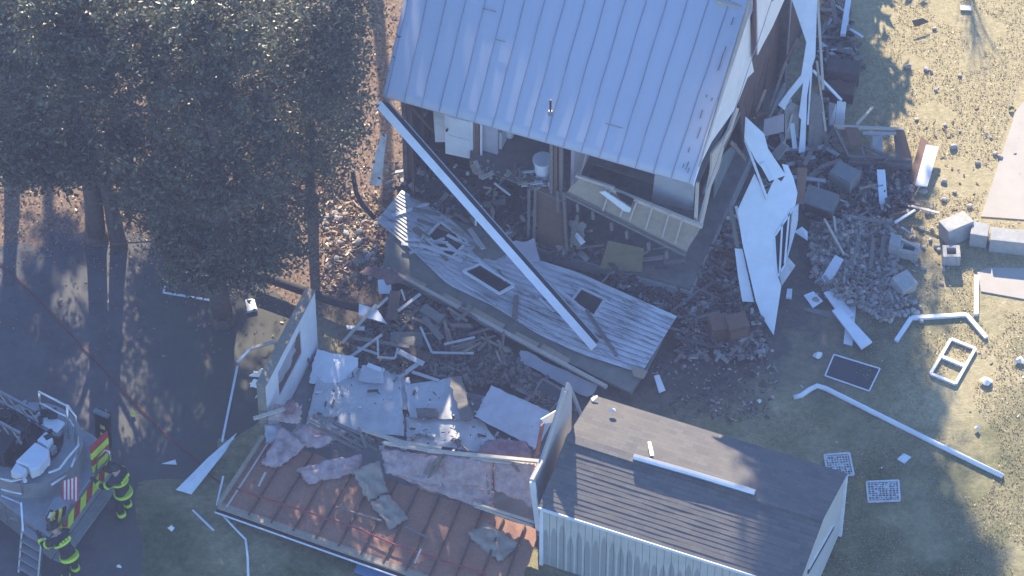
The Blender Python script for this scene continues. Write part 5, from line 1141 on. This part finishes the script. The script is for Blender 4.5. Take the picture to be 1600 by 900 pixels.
def vtree(label, bpx, lobes, n, seed, tr=.3, ls=.085, mat=leaf_dark, clump=.33):
    b = P(*bpx, 0); return tree('evergreen_tree', label, b, [lobe(b, *l) for l in lobes], n, ls, tr, mat, seed, 'trees left of the house', clump)
vtree('tall dark evergreen tree in the left middle whose twin trunks show below the crown', (150, 372), [(120, 200, 6, 1.9, 1.7, 1.6), (60, 130, 8, 1.9, 1.7, 1.8), (150, 80, 10, 2.1, 1.8, 2), (190, 230, 5, 1.5, 1.4, 1.3), (100, 10, 11.5, 1.7, 1.6, 1.8), (30, 230, 6, 1.3, 1.2, 1.2), (215, 300, 4, 1.2, 1.1, .9), (70, 255, 4.5, 1.2, 1.1, .8)], 46000, 1)
vtree('broad evergreen tree whose crown hangs lowest over the driveway', (350, 500), [(330, 370, 3.4, 1.9, 1.5, 1.3), (290, 260, 6, 2.2, 1.8, 1.8), (370, 230, 6.5, 2.0, 1.8, 1.8), (320, 130, 9, 2.2, 1.9, 2), (400, 350, 3.8, 1.2, 1.1, 1.1), (280, 350, 3.6, 1.2, 1.1, 1.0), (350, 415, 2.4, 1.6, 1.3, .9), (435, 385, 2.6, 1.0, .9, .8), (330, 40, 11, 1.7, 1.6, 1.6)], 50000, 2, .32)
vtree('evergreen tree with airy crown next to the left edge of the house roof', (488, 330), [(480, 200, 6, 1.5, 1.3, 1.3), (515, 120, 8, 1.2, 1.2, 1.5), (470, 90, 9, 1.7, 1.5, 1.7), (530, 40, 10, 1.2, 1.1, 1.5), (440, 320, 3, 1.1, 1.0, 1.0), (490, 260, 3, 1.1, .9, .9), (535, 200, 5, .7, .8, .8)], 24000, 3, .17, .075, leaf_dark, .55)
vtree('evergreen tree at the top edge behind the two front crowns', (250, 150), [(220, -20, 5, 1.8, 1.7, 1.6), (260, 40, 4, 1.5, 1.4, 1.2), (420, 10, 6, 1.6, 1.5, 1.5), (230, -120, 8, 2, 1.8, 2)], 22000, 4, .3, .075, leaf_olive, .6)
vtree('evergreen tree at the top left corner of the yard', (15, 160), [(15, 20, 5, 1.8, 1.7, 1.6), (-60, 90, 5, 1.8, 1.6, 1.6), (60, -60, 8, 2, 1.8, 2)], 20000, 5, .3, .075, leaf_olive, .6)
t = MB(); t.tube([P(186, 385, 0), P(178, 345, .9), P(168, 300, 2.2), P(150, 230, 4.5), P(140, 150, 7)], .27, 10, .12)
solo(t, 'tree_trunk', bark, 'second dark trunk rising beside the trunk of the tall left evergreen', 'tree trunk', smooth=True)
# trees beyond the top edge, seen by their shadows
def far_tree(label, x, y, h, rx, n, seed, z0=.35, mat=leaf_dark, ls=.2):
    b = V3(x, y, 0); rr = random.Random(seed)
    tree('yard_tree', label, b, [(rr.uniform(-.4, .4)*rx, rr.uniform(-.4, .4)*rx, h*f, rx*q*.7, rx*q*.7, h*(1-z0)*.16) for f, q in ((z0, .9), (z0+(1-z0)*.25, 1), (z0+(1-z0)*.5, 1), (z0+(1-z0)*.75, .8), (z0+(1-z0)*.95, .5))], n, ls, .25, mat, seed, 'trees behind the house', .7)
FT = [(7.3, 17, 23, 2.4, 12000, .3), (9.0, 24, 26, 2.4, 14000, .5), (5.2, 22, 21, 2.4, 14000, .6), (-4.6, 19.5, 21, 2.6, 5500, .62), (-10.5, 19, 20, 2.8, 2600, .5), (-14.5, 22, 23, 2.6, 4500, .58), (9.6, 16, 6, 2.0, 6000, .15)]  # sized for the shade they cast; last is a low bush added for it
for i, (x, y, h, rx, n, z0) in enumerate(FT): far_tree('leafy tree or bush standing unseen beyond the top edge behind the house', x, y, h, rx, n, 40+i, z0*.9)
root = thing('bare_tree', 'bare twiggy young tree standing beyond the top right edge', 'tree', V3(13.2, 20, 0)); t = MB(); rb = random.Random(8)
t.tube([V3(13.2, 20, -.1), V3(13.2, 20, 3.5), V3(13.25, 20, 4.6)], .05, 6, .03)
for k in range(60):
    z = rb.uniform(4, 5.6); a = rb.uniform(0, 6.3); p = V3(13.2, 20, z*.95); e = p+V3(math.cos(a)*rb.uniform(.1, .75), math.sin(a)*.4, rb.uniform(.5, 1.3)); t.tube([p, p.lerp(e, .5)+V3(rb.gauss(0, .05), 0, 0), e], .012, 4, .007)
t.build('trunk', bark, root)
# fallen leaves on the left
r = np.random.default_rng(3); n = 16000
px = r.uniform(-60, 640, n); py = r.uniform(-40, 560, n); pos = np.array([tuple(P(a, b, .015)) for a, b in zip(px, py)]); pos[:, 2] += r.uniform(0, .04, n); pr = np.clip((600-py)/250, 0, 1)*np.where((py > 372+np.clip(px-60, 0, 400)*.2) & (px < 440), np.clip(1-(py-372-np.clip(px-60, 0, 400)*.2)/60, .2, 1), 1.0); pos = pos[r.uniform(0, 1, n) < pr]
v, f = leaf_mesh(pos, .05, 9); o = bpy.data.objects.new('fallen_leaves', mesh_np('fallen_leaves', v, f, leaf_litter)); COL.objects.link(o); structure(o, 'stuff')
# grass tufts on the lawn
n = 60000; px = r.uniform(1180, 1640, n); py = r.uniform(-30, 930, n)
pos = np.array([tuple(P(a, b, .03)) for a, b in zip(px, py)])
keep = np.array([noise.noise(V3(p[0]*.6, p[1]*.6, 1)) > -.1 and (p[0] > 9.5 or p[1] < -4.5) and not (b > 415 and b < 485 and a > 1522) and not (135 < b < 345 and a > 1588-(b-172)*.33-6) for p, a, b in zip(pos, px, py)]); pos = pos[keep]
m_gr = m_leaf('dry_grass_blade', (.2, .165, .08), (.4, .33, .18), .3)
v, f = leaf_mesh(pos, .028, 12); o = bpy.data.objects.new('grass', mesh_np('grass', v, f, m_gr)); COL.objects.link(o); structure(o, 'stuff')
# ------------------------------------------------------------------ haze
hz = MB(); hz.box((0, 30, 48), V3(185, 0, 0), V3(0, 185, 0), V3(0, 0, 49))
hm = bpy.data.materials.new('haze'); hm.use_nodes = True; hn = hm.node_tree; hn.nodes.clear()
ho = hn.nodes.new('ShaderNodeOutputMaterial'); hv = hn.nodes.new('ShaderNodeVolumePrincipled')
hv.inputs['Color'].default_value = (.58, .64, 1, 1); hv.inputs['Density'].default_value = .0005; hv.inputs['Anisotropy'].default_value = 0
hn.links.new(hv.outputs[0], ho.inputs['Volume'])
structure(hz.build('haze', hm), 'stuff')
